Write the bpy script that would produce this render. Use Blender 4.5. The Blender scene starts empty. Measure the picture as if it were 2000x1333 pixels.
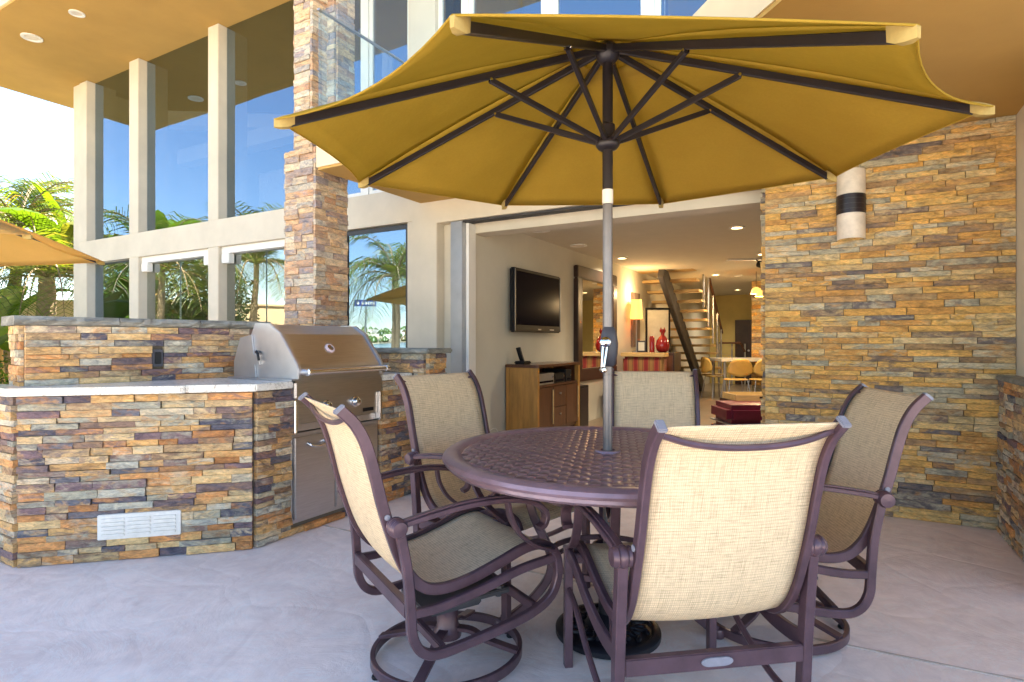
import bpy, bmesh, math, random
from mathutils import Vector, Matrix
R = math.radians
SC = bpy.context.scene
COL = SC.collection

# ------------------------------------------------------------------ camera, sky, sun, exposure
# World axes are the house's axes: x runs along the facade (to the right), y runs into the house.
CU, CV, FPX, EYE = .4953, .8687, 1140.0, 1.15
cam_d = bpy.data.cameras.new('camera')
cam = bpy.data.objects.new('camera', cam_d)
COL.objects.link(cam)
cam.location = (0, 0, EYE)
cam.rotation_euler = (R(90), 0, math.atan2(CU, CV))
cam_d.sensor_width = 36
cam_d.lens = 36 * FPX / 2000
cam_d.clip_start = .05
cam_d.clip_end = 6000
SC.camera = cam

SUN_EL, SUN_AZ = R(57), math.atan2(.30, .9)          # azimuth from +y towards +x
world = bpy.data.worlds.new('World')
SC.world = world
world.use_nodes = True
wn = world.node_tree
bg = wn.nodes['Background']
sky = wn.nodes.new('ShaderNodeTexSky')
sky.sky_type = 'NISHITA'
sky.sun_disc = False
sky.sun_elevation = SUN_EL
sky.sun_rotation = SUN_AZ
sky.air_density = 1.0
sky.dust_density = .05
sky.ozone_density = 2.5
wn.links.new(sky.outputs[0], bg.inputs[0])
bg.inputs[1].default_value = .064
sun_d = bpy.data.lights.new('sun', 'SUN')
sun_d.energy = 5.0
sun_d.angle = R(.5)
sun_d.color = (1, .95, .86)
sun = bpy.data.objects.new('sun', sun_d)
COL.objects.link(sun)
sdir = Vector((math.sin(SUN_AZ) * math.cos(SUN_EL), math.cos(SUN_AZ) * math.cos(SUN_EL), math.sin(SUN_EL)))
sun.rotation_euler = sdir.to_track_quat('Z', 'Y').to_euler()
sun.location = (0, 0, 30)
SC.view_settings.view_transform = 'Standard'
SC.view_settings.look = 'None'
SC.view_settings.gamma = 1
SC.view_settings.exposure = 3.15
SC.view_settings.use_white_balance = True
SC.view_settings.white_balance_temperature = 7000
SC.view_settings.use_curve_mapping = False
SC.cycles.use_denoising = True
SC.cycles.max_bounces = 10
SC.cycles.diffuse_bounces = 5
SC.cycles.glossy_bounces = 5
SC.cycles.transmission_bounces = 6
SC.cycles.transparent_max_bounces = 12
SC.cycles.sample_clamp_indirect = 6

# ------------------------------------------------------------------ helpers: measuring
def ray(x, y):
    k, m = (x - 1000) / FPX, (667 - y) / FPX
    return (k * CV - CU, k * CU + CV, m)
def at(x, y, Y):
    d = ray(x, y)
    return Vector((d[0] * Y, d[1] * Y, EYE + d[2] * Y))
def on_b(x, y, b0=4.567):
    d = ray(x, y); r = b0 / d[1]
    return d[0] * r, EYE + d[2] * r
def on_a(x, y, a0):
    d = ray(x, y); r = a0 / d[0]
    return d[1] * r, EYE + d[2] * r
def on_z(x, y, z0):
    d = ray(x, y); r = (z0 - EYE) / d[2]
    return d[0] * r, d[1] * r
def on_line(x, y, p, q):
    d = ray(x, y)
    dx, dy = q[0] - p[0], q[1] - p[1]
    L = math.hypot(dx, dy); dx /= L; dy /= L
    det = d[0] * -dy + d[1] * dx
    r = (p[0] * -dy + p[1] * dx) / det
    return (d[0] * r - p[0]) * dx + (d[1] * r - p[1]) * dy, EYE + d[2] * r
def c2h(X, Y):
    return (X * CV - Y * CU, X * CU + Y * CV)
def hdir(fx, fy):                       # heading of a direction given relative to the camera
    a, b = c2h(fx, fy)
    return math.atan2(-a, b)            # rotation about z that turns +y onto it

# ------------------------------------------------------------------ helpers: objects
WM = {}
def world_of(o):
    return WM.get(o.name, Matrix.Identity(4)) if o else Matrix.Identity(4)
def tag(o, label=None, cat=None, group=None, kind=None):
    if label: o['label'] = label
    if cat: o['category'] = cat
    if group: o['group'] = group
    if kind: o['kind'] = kind
    return o
def empty(name, loc=(0, 0, 0), rz=0, label=None, cat=None, group=None, scale=1.0):
    o = bpy.data.objects.new(name, None)
    COL.objects.link(o)
    o.location = loc
    o.rotation_euler = (0, 0, rz)
    o.scale = (scale,) * 3
    o.empty_display_size = .1
    WM[o.name] = Matrix.Translation(Vector(loc)) @ Matrix.Rotation(rz, 4, 'Z') @ Matrix.Scale(scale, 4)
    return tag(o, label, cat, group)
def cr(pts, n=6, closed=False):
    P = [Vector(p) for p in pts]
    out = []
    N = len(P)
    rng = range(N) if closed else range(N - 1)
    for i in rng:
        p1, p2 = P[i], P[(i + 1) % N]
        p0 = P[i - 1] if (closed or i > 0) else p1 * 2 - p2
        p3 = P[(i + 2) % N] if (closed or i + 2 < N) else p2 * 2 - p1
        for k in range(n):
            t = k / n
            out.append(.5 * ((2 * p1) + (p2 - p0) * t + (2 * p0 - 5 * p1 + 4 * p2 - p3) * t * t + (3 * p1 - p0 - 3 * p2 + p3) * t ** 3))
    if not closed: out.append(P[-1].copy())
    return out
class MB:
    def __init__(s):
        s.v, s.f, s.uv = [], [], {}
    def add(s, vs, fs):
        o = len(s.v)
        s.v += [Vector(v) for v in vs]
        s.f += [tuple(i + o for i in f) for f in fs]
        return s
    def box(s, x0, x1, y0, y1, z0, z1):
        return s.add([(x0, y0, z0), (x1, y0, z0), (x1, y1, z0), (x0, y1, z0), (x0, y0, z1), (x1, y0, z1), (x1, y1, z1), (x0, y1, z1)],
                     [(0, 3, 2, 1), (4, 5, 6, 7), (0, 1, 5, 4), (1, 2, 6, 5), (2, 3, 7, 6), (3, 0, 4, 7)])
    def obox(s, c, size, rz=0, M=None):
        m = M or Matrix.Rotation(rz, 3, 'Z')
        c = Vector(c); o = len(s.v)
        s.box(-size[0] / 2, size[0] / 2, -size[1] / 2, size[1] / 2, -size[2] / 2, size[2] / 2)
        for i in range(o, len(s.v)): s.v[i] = c + m @ s.v[i]
        return s
    def lbox(s, p, q, s0, s1, d0, d1, z0, z1):        # box laid along line p->q: s along, d to its right-hand side
        dx, dy = q[0] - p[0], q[1] - p[1]
        L = math.hypot(dx, dy); dx /= L; dy /= L
        nx, ny = dy, -dx
        def P(a, d, z): return (p[0] + dx * a + nx * d, p[1] + dy * a + ny * d, z)
        vs = [P(s0, d1, z0), P(s1, d1, z0), P(s1, d0, z0), P(s0, d0, z0), P(s0, d1, z1), P(s1, d1, z1), P(s1, d0, z1), P(s0, d0, z1)]
        return s.add(vs, [(0, 3, 2, 1), (4, 5, 6, 7), (0, 1, 5, 4), (1, 2, 6, 5), (2, 3, 7, 6), (3, 0, 4, 7)])
    def prism(s, poly, z0, z1):
        n = len(poly)
        ar = sum(poly[i][0] * poly[(i + 1) % n][1] - poly[(i + 1) % n][0] * poly[i][1] for i in range(n))
        if ar < 0: poly = poly[::-1]
        vs = [(p[0], p[1], z0) for p in poly] + [(p[0], p[1], z1) for p in poly]
        return s.add(vs, [tuple(range(n))[::-1], tuple(range(n, 2 * n))] + [(i, (i + 1) % n, n + (i + 1) % n, n + i) for i in range(n)])
    def extrude(s, poly, o, U, V, N, t):              # planar outline (u,v) at origin o, extruded t along N
        o, U, V, N = Vector(o), Vector(U), Vector(V), Vector(N)
        n = len(poly)
        a = [o + U * p[0] + V * p[1] for p in poly]
        vs = a + [p + N * t for p in a]
        return s.add(vs, [tuple(range(n))[::-1], tuple(range(n, 2 * n))] + [(i, (i + 1) % n, n + (i + 1) % n, n + i) for i in range(n)])
    def ringsec(s, rings, closed=False, caps=True):
        n = len(rings[0]); m = len(rings)
        o = len(s.v)
        for r in rings: s.v += [Vector(p) for p in r]
        for i in range(m if closed else m - 1):
            a, b = o + i * n, o + ((i + 1) % m) * n
            for j in range(n): s.f.append((a + j, a + (j + 1) % n, b + (j + 1) % n, b + j))
        if not closed and caps:
            s.f.append(tuple(o + j for j in range(n))[::-1])
            s.f.append(tuple(o + (m - 1) * n + j for j in range(n)))
        return s
    def sweep(s, pts, w, h, side=(1, 0, 0), closed=False, n=5, smooth=True, ch=.28, taper=None):
        P = cr(pts, n, closed) if smooth else [Vector(p) for p in pts]
        side = Vector(side); m = len(P); rings = []
        for i, p in enumerate(P):
            t = (P[(i + 1) % m] - P[i - 1]) if (closed or 0 < i < m - 1) else (P[1] - P[0] if i == 0 else P[-1] - P[-2])
            t.normalize()
            sd = (side - t * side.dot(t)).normalized()
            up = t.cross(sd)
            k = taper(i / max(1, m - 1)) if taper else 1
            W, Hh = w / 2 * k, h / 2 * k
            c = ch * min(W, Hh) * 1.0
            rings.append([p + sd * x + up * y for x, y in ((W, -Hh + c), (W, Hh - c), (W - c, Hh), (-W + c, Hh), (-W, Hh - c), (-W, -Hh + c), (-W + c, -Hh), (W - c, -Hh))])
        return s.ringsec(rings, closed)
    def tube(s, pts, r, seg=10, smooth=False, n=5, closed=False, radii=None):
        P = cr(pts, n, closed) if smooth else [Vector(p) for p in pts]
        m = len(P); rings = []; prev = None
        for i, p in enumerate(P):
            t = (P[(i + 1) % m] - P[i - 1]) if (closed or 0 < i < m - 1) else (P[1] - P[0] if i == 0 else P[-1] - P[-2])
            t.normalize()
            if prev is None: prev = t.orthogonal().normalized()
            u = (prev - t * prev.dot(t)).normalized(); prev = u
            w = t.cross(u)
            rr = radii(i / max(1, m - 1)) if radii else r
            rings.append([p + (u * math.cos(2 * math.pi * j / seg) + w * math.sin(2 * math.pi * j / seg)) * rr for j in range(seg)])
        return s.ringsec(rings, closed)
    def lathe(s, prof, c=(0, 0, 0), seg=32, ax=None):
        c = Vector(c); rings = []
        m = ax.to_track_quat('Z', 'Y').to_matrix() if ax else Matrix.Identity(3)
        for r, z in prof:
            rings.append([c + m @ Vector((r * math.cos(2 * math.pi * j / seg), r * math.sin(2 * math.pi * j / seg), z)) for j in range(seg)])
        return s.ringsec(rings)
    def grid(s, fn, nu, nv):
        o = len(s.v)
        for i in range(nu + 1):
            for j in range(nv + 1):
                s.uv[len(s.v)] = (i / nu, j / nv)
                s.v.append(Vector(fn(i / nu, j / nv)))
        for i in range(nu):
            for j in range(nv):
                a = o + i * (nv + 1) + j
                s.f.append((a, a + nv + 1, a + nv + 2, a + 1))
        return s
    def mesh(s, name, mat, smooth=0, bevel=0, Minv=None):
        me = bpy.data.meshes.new(name)
        vs = [Minv @ v for v in s.v] if Minv is not None else s.v
        me.from_pydata([tuple(v) for v in vs], [], s.f)
        if s.uv:
            ul = me.uv_layers.new(name='UVMap')
            for l in me.loops: ul.data[l.index].uv = s.uv.get(l.vertex_index, (0, 0))
        if bevel:
            bm = bmesh.new(); bm.from_mesh(me)
            bm.normal_update()
            es = [e for e in bm.edges if len(e.link_faces) == 2 and e.calc_face_angle(0) > .5]
            bmesh.ops.bevel(bm, geom=es, offset=bevel, segments=2, affect='EDGES', clamp_overlap=True)
            bm.to_mesh(me); bm.free()
        if mat: me.materials.append(mat)
        if smooth:
            for p in me.polygons: p.use_smooth = True
            me.set_sharp_from_angle(angle=R(smooth if smooth > 1 else 40))
        me.update()
        return me
    def build(s, name, mat, parent=None, smooth=0, bevel=0, world=True, solid=0):
        Minv = world_of(parent).inverted() if (parent and world) else None
        o = bpy.data.objects.new(name, s.mesh(name, mat, smooth, bevel, Minv))
        COL.objects.link(o)
        if parent: o.parent = parent; WM[o.name] = world_of(parent)
        if solid:
            md = o.modifiers.new('thickness', 'SOLIDIFY'); md.thickness = solid; md.offset = 0
        return o
def copy_tree(o, parent=None):
    c = o.copy(); COL.objects.link(c); c.parent = parent
    for ch in [x for x in o.children]: copy_tree(ch, c)
    return c

# ------------------------------------------------------------------ helpers: materials
def nodes(name):
    m = bpy.data.materials.new(name); m.use_nodes = True
    nt = m.node_tree
    return m, nt, nt.nodes['Principled BSDF'], nt.nodes.new, nt.links.new
def noise_fac(nt, scale, detail=4, rough=.55, vec=None, dist=0):
    t = nt.nodes.new('ShaderNodeTexNoise')
    t.inputs['Scale'].default_value = scale; t.inputs['Detail'].default_value = detail
    t.inputs['Roughness'].default_value = rough; t.inputs['Distortion'].default_value = dist
    if vec: nt.links.new(vec, t.inputs['Vector'])
    return t.outputs['Fac']
def coord(nt, which='Object', scale=None):
    c = nt.nodes.new('ShaderNodeTexCoord').outputs[which]
    if scale:
        mp = nt.nodes.new('ShaderNodeMapping'); mp.inputs['Scale'].default_value = scale
        nt.links.new(c, mp.inputs['Vector']); return mp.outputs[0]
    return c
def ramp(nt, fac, stops, const=False):
    r = nt.nodes.new('ShaderNodeValToRGB')
    if const: r.color_ramp.interpolation = 'CONSTANT'
    e = r.color_ramp.elements
    while len(e) < len(stops): e.new(.5)
    for k, (p, c) in enumerate(stops):
        e[k].position = p; e[k].color = (c[0], c[1], c[2], 1)
    nt.links.new(fac, r.inputs[0])
    return r.outputs[0]
def mixc(nt, a, b, fac, mode='MIX'):
    m = nt.nodes.new('ShaderNodeMix'); m.data_type = 'RGBA'; m.blend_type = mode
    for sock, val in ((m.inputs[0], fac), (m.inputs[6], a), (m.inputs[7], b)):
        if hasattr(val, 'links') or hasattr(val, 'is_linked'): nt.links.new(val, sock)
        elif isinstance(val, (int, float)): sock.default_value = val
        else: sock.default_value = (val[0], val[1], val[2], 1)
    return m.outputs[2]
def bump(nt, h, strength, dist=.01):
    b = nt.nodes.new('ShaderNodeBump'); b.inputs['Strength'].default_value = strength; b.inputs['Distance'].default_value = dist
    nt.links.new(h, b.inputs['Height']); return b.outputs[0]
def mat(name, col, rough=.6, metal=0, var=.12, vscale=6, bscale=0, bstr=.2, bdist=.005, stretch=None, spec=None, emit=None, coat=0):
    m, nt, p, N, L = nodes(name)
    v = coord(nt, 'Object', stretch)
    f = noise_fac(nt, vscale, 5, .6, v)
    lo = tuple(max(0, c * (1 - var)) for c in col); hi = tuple(min(1, c * (1 + var)) for c in col)
    L(ramp(nt, f, [(.3, lo), (.7, hi)]), p.inputs['Base Color'])
    p.inputs['Roughness'].default_value = rough; p.inputs['Metallic'].default_value = metal
    if spec is not None: p.inputs['Specular IOR Level'].default_value = spec
    if coat: p.inputs['Coat Weight'].default_value = coat
    if bscale: L(bump(nt, noise_fac(nt, bscale, 6, .6, v), bstr, bdist), p.inputs['Normal'])
    if emit:
        p.inputs['Emission Color'].default_value = (*emit[0], 1); p.inputs['Emission Strength'].default_value = emit[1]
    return m
def glass(name, refl, tint, rcol=(1, 1, 1), rough=0.0):
    m, nt, p, N, L = nodes(name)
    nt.nodes.remove(p)
    g = N('ShaderNodeBsdfGlossy'); g.inputs['Roughness'].default_value = rough; g.inputs['Color'].default_value = (*rcol, 1)
    L(bump(nt, noise_fac(nt, 1.3, 1, .3, coord(nt, 'Object')), .05, .05), g.inputs['Normal'])
    t = N('ShaderNodeBsdfTransparent'); t.inputs['Color'].default_value = (*tint, 1)
    fr = N('ShaderNodeFresnel'); fr.inputs['IOR'].default_value = 1.5
    mr = N('ShaderNodeMapRange'); mr.inputs['To Min'].default_value = refl; mr.inputs['To Max'].default_value = 1
    L(fr.outputs[0], mr.inputs['Value'])
    gm = N('ShaderNodeNewGeometry'); inv = N('ShaderNodeMath'); inv.operation = 'SUBTRACT'; inv.inputs[0].default_value = 1; L(gm.outputs['Backfacing'], inv.inputs[1])
    fm = N('ShaderNodeMath'); fm.operation = 'MULTIPLY'; L(mr.outputs[0], fm.inputs[0]); L(inv.outputs[0], fm.inputs[1])
    mx = N('ShaderNodeMixShader'); L(fm.outputs[0], mx.inputs[0]); L(t.outputs[0], mx.inputs[1]); L(g.outputs[0], mx.inputs[2])
    L(mx.outputs[0], nt.nodes['Material Output'].inputs['Surface'])
    return m
def cloth(name, col, trans=.4, tcol=None):
    m, nt, p, N, L = nodes(name)
    nt.nodes.remove(p)
    v = coord(nt, 'Object')
    f = noise_fac(nt, 3.5, 5, .6, v)
    f2 = noise_fac(nt, 90, 3, .6, v)
    c = mixc(nt, ramp(nt, f, [(.3, [x * .88 for x in col]), (.7, [min(1, x * 1.1) for x in col])]), ramp(nt, f2, [(.35, (.9, .9, .9)), (.65, (1, 1, 1))]), 1.0, 'MULTIPLY')
    d = N('ShaderNodeBsdfDiffuse'); L(c, d.inputs[0])
    t = N('ShaderNodeBsdfTranslucent')
    if tcol: t.inputs[0].default_value = (*tcol, 1)
    else: L(c, t.inputs[0])
    b = bump(nt, f, .35, .03)
    L(b, d.inputs['Normal'])
    mx = N('ShaderNodeMixShader'); mx.inputs[0].default_value = trans
    L(d.outputs[0], mx.inputs[1]); L(t.outputs[0], mx.inputs[2])
    L(mx.outputs[0], nt.nodes['Material Output'].inputs['Surface'])
    return m
def leafmat(name, c1, c2, trans=.35):
    m, nt, p, N, L = nodes(name)
    nt.nodes.remove(p)
    g = N('ShaderNodeNewGeometry')
    c = ramp(nt, g.outputs['Random Per Island'], [(0, c1), (.86, c2), (.95, (.20, .13, .05)), (1, (.17, .10, .04))])
    d = N('ShaderNodeBsdfPrincipled'); L(c, d.inputs['Base Color']); d.inputs['Roughness'].default_value = .38
    t = N('ShaderNodeBsdfTranslucent'); L(mixc(nt, c, (1.6, 1.5, .5), 1.0, 'MULTIPLY'), t.inputs[0])
    mx = N('ShaderNodeMixShader'); mx.inputs[0].default_value = trans
    L(d.outputs[0], mx.inputs[1]); L(t.outputs[0], mx.inputs[2])
    L(mx.outputs[0], nt.nodes['Material Output'].inputs['Surface'])
    return m
PAL = [(.00, (.40, .24, .10)), (.09, (.30, .135, .05)), (.17, (.36, .27, .16)), (.26, (.15, .10, .09)), (.34, (.46, .33, .17)),
       (.42, (.065, .062, .085)), (.49, (.25, .24, .19)), (.57, (.42, .20, .075)), (.64, (.20, .125, .075)), (.71, (.33, .32, .27)),
       (.78, (.13, .085, .095)), (.84, (.44, .36, .25)), (.90, (.10, .10, .12)), (.95, (.37, .25, .13))]
PAL2 = [(.00, (.45, .27, .085)), (.10, (.38, .20, .06)), (.19, (.36, .27, .14)), (.28, (.46, .33, .14)), (.37, (.25, .16, .08)),
        (.45, (.47, .29, .09)), (.54, (.28, .26, .19)), (.62, (.15, .11, .085)), (.68, (.42, .24, .07)), (.77, (.34, .31, .23)),
        (.84, (.11, .095, .095)), (.89, (.43, .34, .19)), (.95, (.33, .20, .09))]
PAL3 = [(.00, (.42, .32, .21)), (.12, (.34, .23, .14)), (.24, (.30, .27, .22)), (.36, (.44, .30, .17)), (.48, (.24, .19, .17)),
        (.58, (.38, .22, .13)), (.68, (.40, .36, .29)), (.78, (.20, .18, .19)), (.86, (.46, .36, .24)), (.94, (.28, .19, .13))]
def stonemat(name, pal, island=False):
    m, nt, p, N, L = nodes(name)
    if island: rnd = N('ShaderNodeNewGeometry').outputs['Random Per Island']
    else: rnd = N('ShaderNodeObjectInfo').outputs['Random']
    base = ramp(nt, rnd, pal, True)
    g = N('ShaderNodeNewGeometry')
    off = N('ShaderNodeVectorMath'); off.operation = 'ADD'
    sc = N('ShaderNodeVectorMath'); sc.operation = 'SCALE'; sc.inputs[0].default_value = (17, 29, 13); L(rnd, sc.inputs['Scale'])
    L(g.outputs['Position'], off.inputs[0]); L(sc.outputs[0], off.inputs[1])
    mp = N('ShaderNodeMapping'); mp.inputs['Scale'].default_value = (1, 1, 2.6); L(off.outputs[0], mp.inputs['Vector'])
    n1 = noise_fac(nt, 11, 6, .62, mp.outputs[0], .6)
    n2 = noise_fac(nt, 46, 5, .65, mp.outputs[0], .3)
    n3 = noise_fac(nt, 7, 4, .6, mp.outputs[0], 1.2)
    r2 = N('ShaderNodeMath'); r2.operation = 'MULTIPLY_ADD'; r2.inputs[1].default_value = 7.31; r2.inputs[2].default_value = .37; L(rnd, r2.inputs[0])
    r3 = N('ShaderNodeMath'); r3.operation = 'FRACT'; L(r2.outputs[0], r3.inputs[0])
    n4 = noise_fac(nt, 6, 5, .65, mp.outputs[0], 1.6)
    base = mixc(nt, base, ramp(nt, r3.outputs[0], pal, True), ramp(nt, n4, [(.46, (0, 0, 0)), (.60, (.65, .65, .65))]))
    c = mixc(nt, base, ramp(nt, n1, [(.28, (.55, .55, .60)), (.48, (1.15, 1.12, 1.08)), (.75, (1.75, 1.6, 1.4))]), 1.0, 'MULTIPLY')
    c = mixc(nt, c, (.50, .25, .07), ramp(nt, n3, [(.56, (0, 0, 0)), (.72, (.55, .55, .55))]))
    c = mixc(nt, c, ramp(nt, n2, [(.3, (.6, .6, .62)), (.6, (1.25, 1.25, 1.22))]), .7, 'MULTIPLY')
    hs = N('ShaderNodeHueSaturation'); hs.inputs['Saturation'].default_value = 1.0; hs.inputs['Value'].default_value = 1.22; L(c, hs.inputs['Color'])
    L(hs.outputs[0], p.inputs['Base Color'])
    p.inputs['Roughness'].default_value = .62
    p.inputs['Specular IOR Level'].default_value = .35
    ad = N('ShaderNodeMath'); ad.operation = 'ADD'; L(n1, ad.inputs[0]); L(n2, ad.inputs[1])
    L(bump(nt, ad.outputs[0], .7, .012), p.inputs['Normal'])
    return m
M = {}
M['stone'] = stonemat('ledger_slate', PAL); M['stone_i'] = stonemat('ledger_slate_far', PAL, True)
M['gold'] = stonemat('golden_slate', PAL2); M['gold_i'] = stonemat('golden_slate_far', PAL2, True)
M['tan'] = stonemat('tan_slate', PAL3); M['tan_i'] = stonemat('tan_slate_far', PAL3, True)
M['grout'] = mat('stone_bed', (.17, .145, .115), .9, bscale=60)
M['cap'] = mat('bluestone', (.24, .235, .20), .75, var=.45, vscale=9, bscale=22, bstr=.8, bdist=.02, stretch=(1, 1, 3))
M['stucco'] = mat('cream_stucco', (.64, .57, .45), .85, var=.08, vscale=2.2, bscale=150, bstr=.12, bdist=.004)
M['soffit'] = mat('ochre_stucco', (.48, .285, .075), .9, var=.07, vscale=2, bscale=120, bstr=.25, bdist=.005)
M['fascia'] = mat('tan_stucco', (.72, .57, .36), .85, var=.06, vscale=3, bscale=120, bstr=.2, bdist=.004)
M['plaster'] = mat('interior_plaster', (.62, .58, .47), .85, var=.06, vscale=1.5)
M['ceil'] = mat('interior_ceiling_paint', (.62, .57, .46), .9, var=.03)
M['yellow'] = mat('yellow_wall_paint', (.62, .50, .20), .85, var=.05)
M['white'] = mat('white_paint', (.80, .78, .72), .5, var=.03)
M['alu'] = mat('grey_aluminium', (.42, .42, .43), .35, .8, var=.08)
M['darkframe'] = mat('dark_frame', (.03, .026, .026), .45, var=.1)
M['black'] = mat('black_plastic', (.010, .010, .012), .4, var=.1, spec=.25)
M['winglass'] = glass('reflective_glass', .27, (.62, .62, .60), (.60, .80, 1.0))
M['lowglass'] = glass('door_glass', .34, (.70, .74, .72), (.85, .9, .88))
M['balglass'] = glass('balustrade_glass', .03, (.93, .98, .99), (.9, .97, 1))
M['bronze'] = mat('bronze_powder_coat', (.10, .056, .070), .33, .3, var=.22, vscale=14, bscale=220, bstr=.08, bdist=.002)
M['bronze2'] = mat('table_bronze', (.25, .165, .20), .30, .3, var=.2, vscale=9, bscale=200, bstr=.1, bdist=.002)
M['capgrey'] = mat('grey_plastic_cap', (.22, .22, .26), .5, var=.15, vscale=30)
M['rib'] = mat('black_rib', (.018, .014, .016), .42, .1, var=.2)
M['pole'] = mat('bronze_grey_pole', (.20, .18, .175), .38, .55, var=.12, vscale=10)
M['label'] = mat('white_sleeve', (.72, .69, .62), .5, var=.06)
M['canopy'] = cloth('gold_canopy', (.50, .34, .060), .48, (.66, .45, .055))
M['canopy2'] = cloth('amber_canopy', (.70, .52, .24), .6, (1, .70, .14))
M['hem'] = cloth('pale_hem', (.60, .45, .17), .4)
M['steel'] = mat('brushed_steel', (.56, .55, .55), .30, 1.0, var=.10, vscale=9, stretch=(1, 1, 30), bscale=60, bstr=.05, bdist=.002)
M['steel2'] = mat('satin_steel', (.55, .54, .55), .38, .95, var=.10, vscale=5)
M['chrome'] = mat('polished_steel', (.72, .72, .73), .12, 1.0, var=.03)
M['louver'] = mat('white_vent_paint', (.74, .71, .66), .55, var=.08, vscale=30)
M['wood'] = mat('orange_lit_wood', (.42, .20, .045), .42, var=.3, vscale=3, stretch=(6, 6, .8), coat=.2)  # cabinet wood with the orange light on it put into the colour
M['wood2'] = mat('red_brown_wood', (.10, .035, .016), .35, var=.3, vscale=4, stretch=(6, 6, .8), coat=.3)
M['lightwood'] = mat('pale_wood', (.55, .36, .14), .45, var=.2, vscale=4, stretch=(1, 8, 8))
M['espresso'] = mat('espresso_wood', (.035, .017, .012), .35, var=.3, vscale=5)
M['screen'] = mat('tv_screen', (.004, .003, .010), .16, var=.05, spec=.05)
M['mirror'] = mat('mirror_glass', (.82, .80, .74), .02, 1.0, var=.01)
M['redlac'] = mat('red_glaze', (.26, .012, .012), .15, var=.2, coat=.5)
M['burgundy'] = mat('burgundy_leather', (.15, .012, .03), .35, var=.2, vscale=10, bscale=90, bstr=.2, bdist=.003)
M['steelstr'] = mat('dark_steel_stringer', (.085, .08, .085), .5, .4, var=.2)
M['panel'] = mat('linen_panel', (.62, .58, .48), .8, var=.08, vscale=12)
M['ply'] = mat('golden_plywood', (.55, .36, .10), .35, var=.15, vscale=4)
M['tabletop'] = mat('pale_stone_top', (.60, .60, .54), .2, var=.08)
M['ifloor'] = mat('brown_tile', (.20, .15, .105), .3, var=.25, vscale=1.6)
M['trunk'] = mat('palm_trunk', (.26, .19, .11), .9, var=.35, vscale=8, bscale=18, bstr=.8, bdist=.03, stretch=(1, 1, 3))
M['btrunk'] = mat('banana_trunk', (.42, .24, .07), .7, var=.35, vscale=6, stretch=(4, 4, 1))
M['frond'] = leafmat('palm_leaflets', (.045, .085, .010), (.15, .19, .025), .35)
M['banana'] = leafmat('banana_leaves', (.06, .13, .012), (.14, .22, .02), .4)
M['shrub'] = leafmat('shrub_leaves', (.03, .075, .008), (.10, .17, .018), .3)
M['gwall'] = mat('garden_wall_stucco', (.58, .44, .27), .9, var=.08, vscale=2, bscale=80)
M['water'] = mat('bay_water', (.02, .10, .16), .12, var=.3, vscale=.02, bscale=.4, bstr=.3, bdist=.2)
M['shore'] = mat('far_shore', (.30, .25, .15), .95, var=.5, vscale=.03)
M['ground'] = mat('paved_yard', (.36, .32, .26), .9, var=.15, vscale=.6)
M['signblue'] = mat('sign_blue', (.02, .05, .22), .4, var=.05)
M['iron'] = mat('black_cast_iron', (.012, .013, .02), .4, .3, var=.2)
M['ceramic'] = mat('travertine_shade', (.72, .64, .53), .55, var=.14, vscale=14, bscale=40, bstr=.15, bdist=.003)
M['strap'] = mat('dark_woven_strap', (.022, .016, .02), .35, .2, var=.3, vscale=30, stretch=(1, 1, 12))
M['rubber'] = mat('crank_housing', (.055, .055, .07), .5, var=.15)
def emis(name, col, s):
    m, nt, p, N, L = nodes(name)
    p.inputs['Base Color'].default_value = (*col, 1); p.inputs['Emission Color'].default_value = (*col, 1); p.inputs['Emission Strength'].default_value = s
    return m
M['bulb'] = emis('warm_bulb', (1, .72, .34), 2.5)
M['lampshade'] = emis('lit_shade', (1, .50, .12), .22)

def sling_mat():
    m, nt, p, N, L = nodes('woven_sling')
    uv = coord(nt, 'UV')
    def sc(s):
        mp = N('ShaderNodeMapping'); mp.inputs['Scale'].default_value = s; L(uv, mp.inputs['Vector']); return mp.outputs[0]
    def wave(axis, s):
        w = N('ShaderNodeTexWave'); w.wave_type = 'BANDS'; w.bands_direction = axis; w.wave_profile = 'SIN'
        w.inputs['Scale'].default_value = s; w.inputs['Distortion'].default_value = .6; w.inputs['Detail'].default_value = 1
        w.inputs['Detail Scale'].default_value = 3
        L(uv, w.inputs['Vector']); return w.outputs['Fac']
    a = noise_fac(nt, 1, 5, .7, sc((9, 150, 1)))
    b = noise_fac(nt, 1, 5, .7, sc((210, 5, 1)))
    wx, wy = wave('X', 26), wave('Y', 17)
    c = mixc(nt, (.82, .665, .455), ramp(nt, a, [(.34, (.70, .66, .60)), (.52, (1.08, 1.08, 1.08))]), .8, 'MULTIPLY')
    c = mixc(nt, c, ramp(nt, b, [(.34, (.66, .61, .54)), (.52, (1.08, 1.08, 1.08))]), .8, 'MULTIPLY')
    mul = N('ShaderNodeMath'); mul.operation = 'MULTIPLY'; L(wx, mul.inputs[0]); L(wy, mul.inputs[1])
    c = mixc(nt, c, ramp(nt, mul.outputs[0], [(.0, (.78, .74, .68)), (.35, (1.06, 1.06, 1.06))]), .75, 'MULTIPLY')
    L(c, p.inputs['Base Color']); p.inputs['Roughness'].default_value = .7; p.inputs['Specular IOR Level'].default_value = .25
    L(bump(nt, mul.outputs[0], .35, .003), p.inputs['Normal'])
    out = nt.nodes['Material Output']
    t = N('ShaderNodeBsdfTranslucent'); L(c, t.inputs[0])
    mx = N('ShaderNodeMixShader'); mx.inputs[0].default_value = .18
    L(p.outputs[0], mx.inputs[1]); L(t.outputs[0], mx.inputs[2]); L(mx.outputs[0], out.inputs['Surface'])
    return m
M['sling'] = sling_mat()
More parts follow.
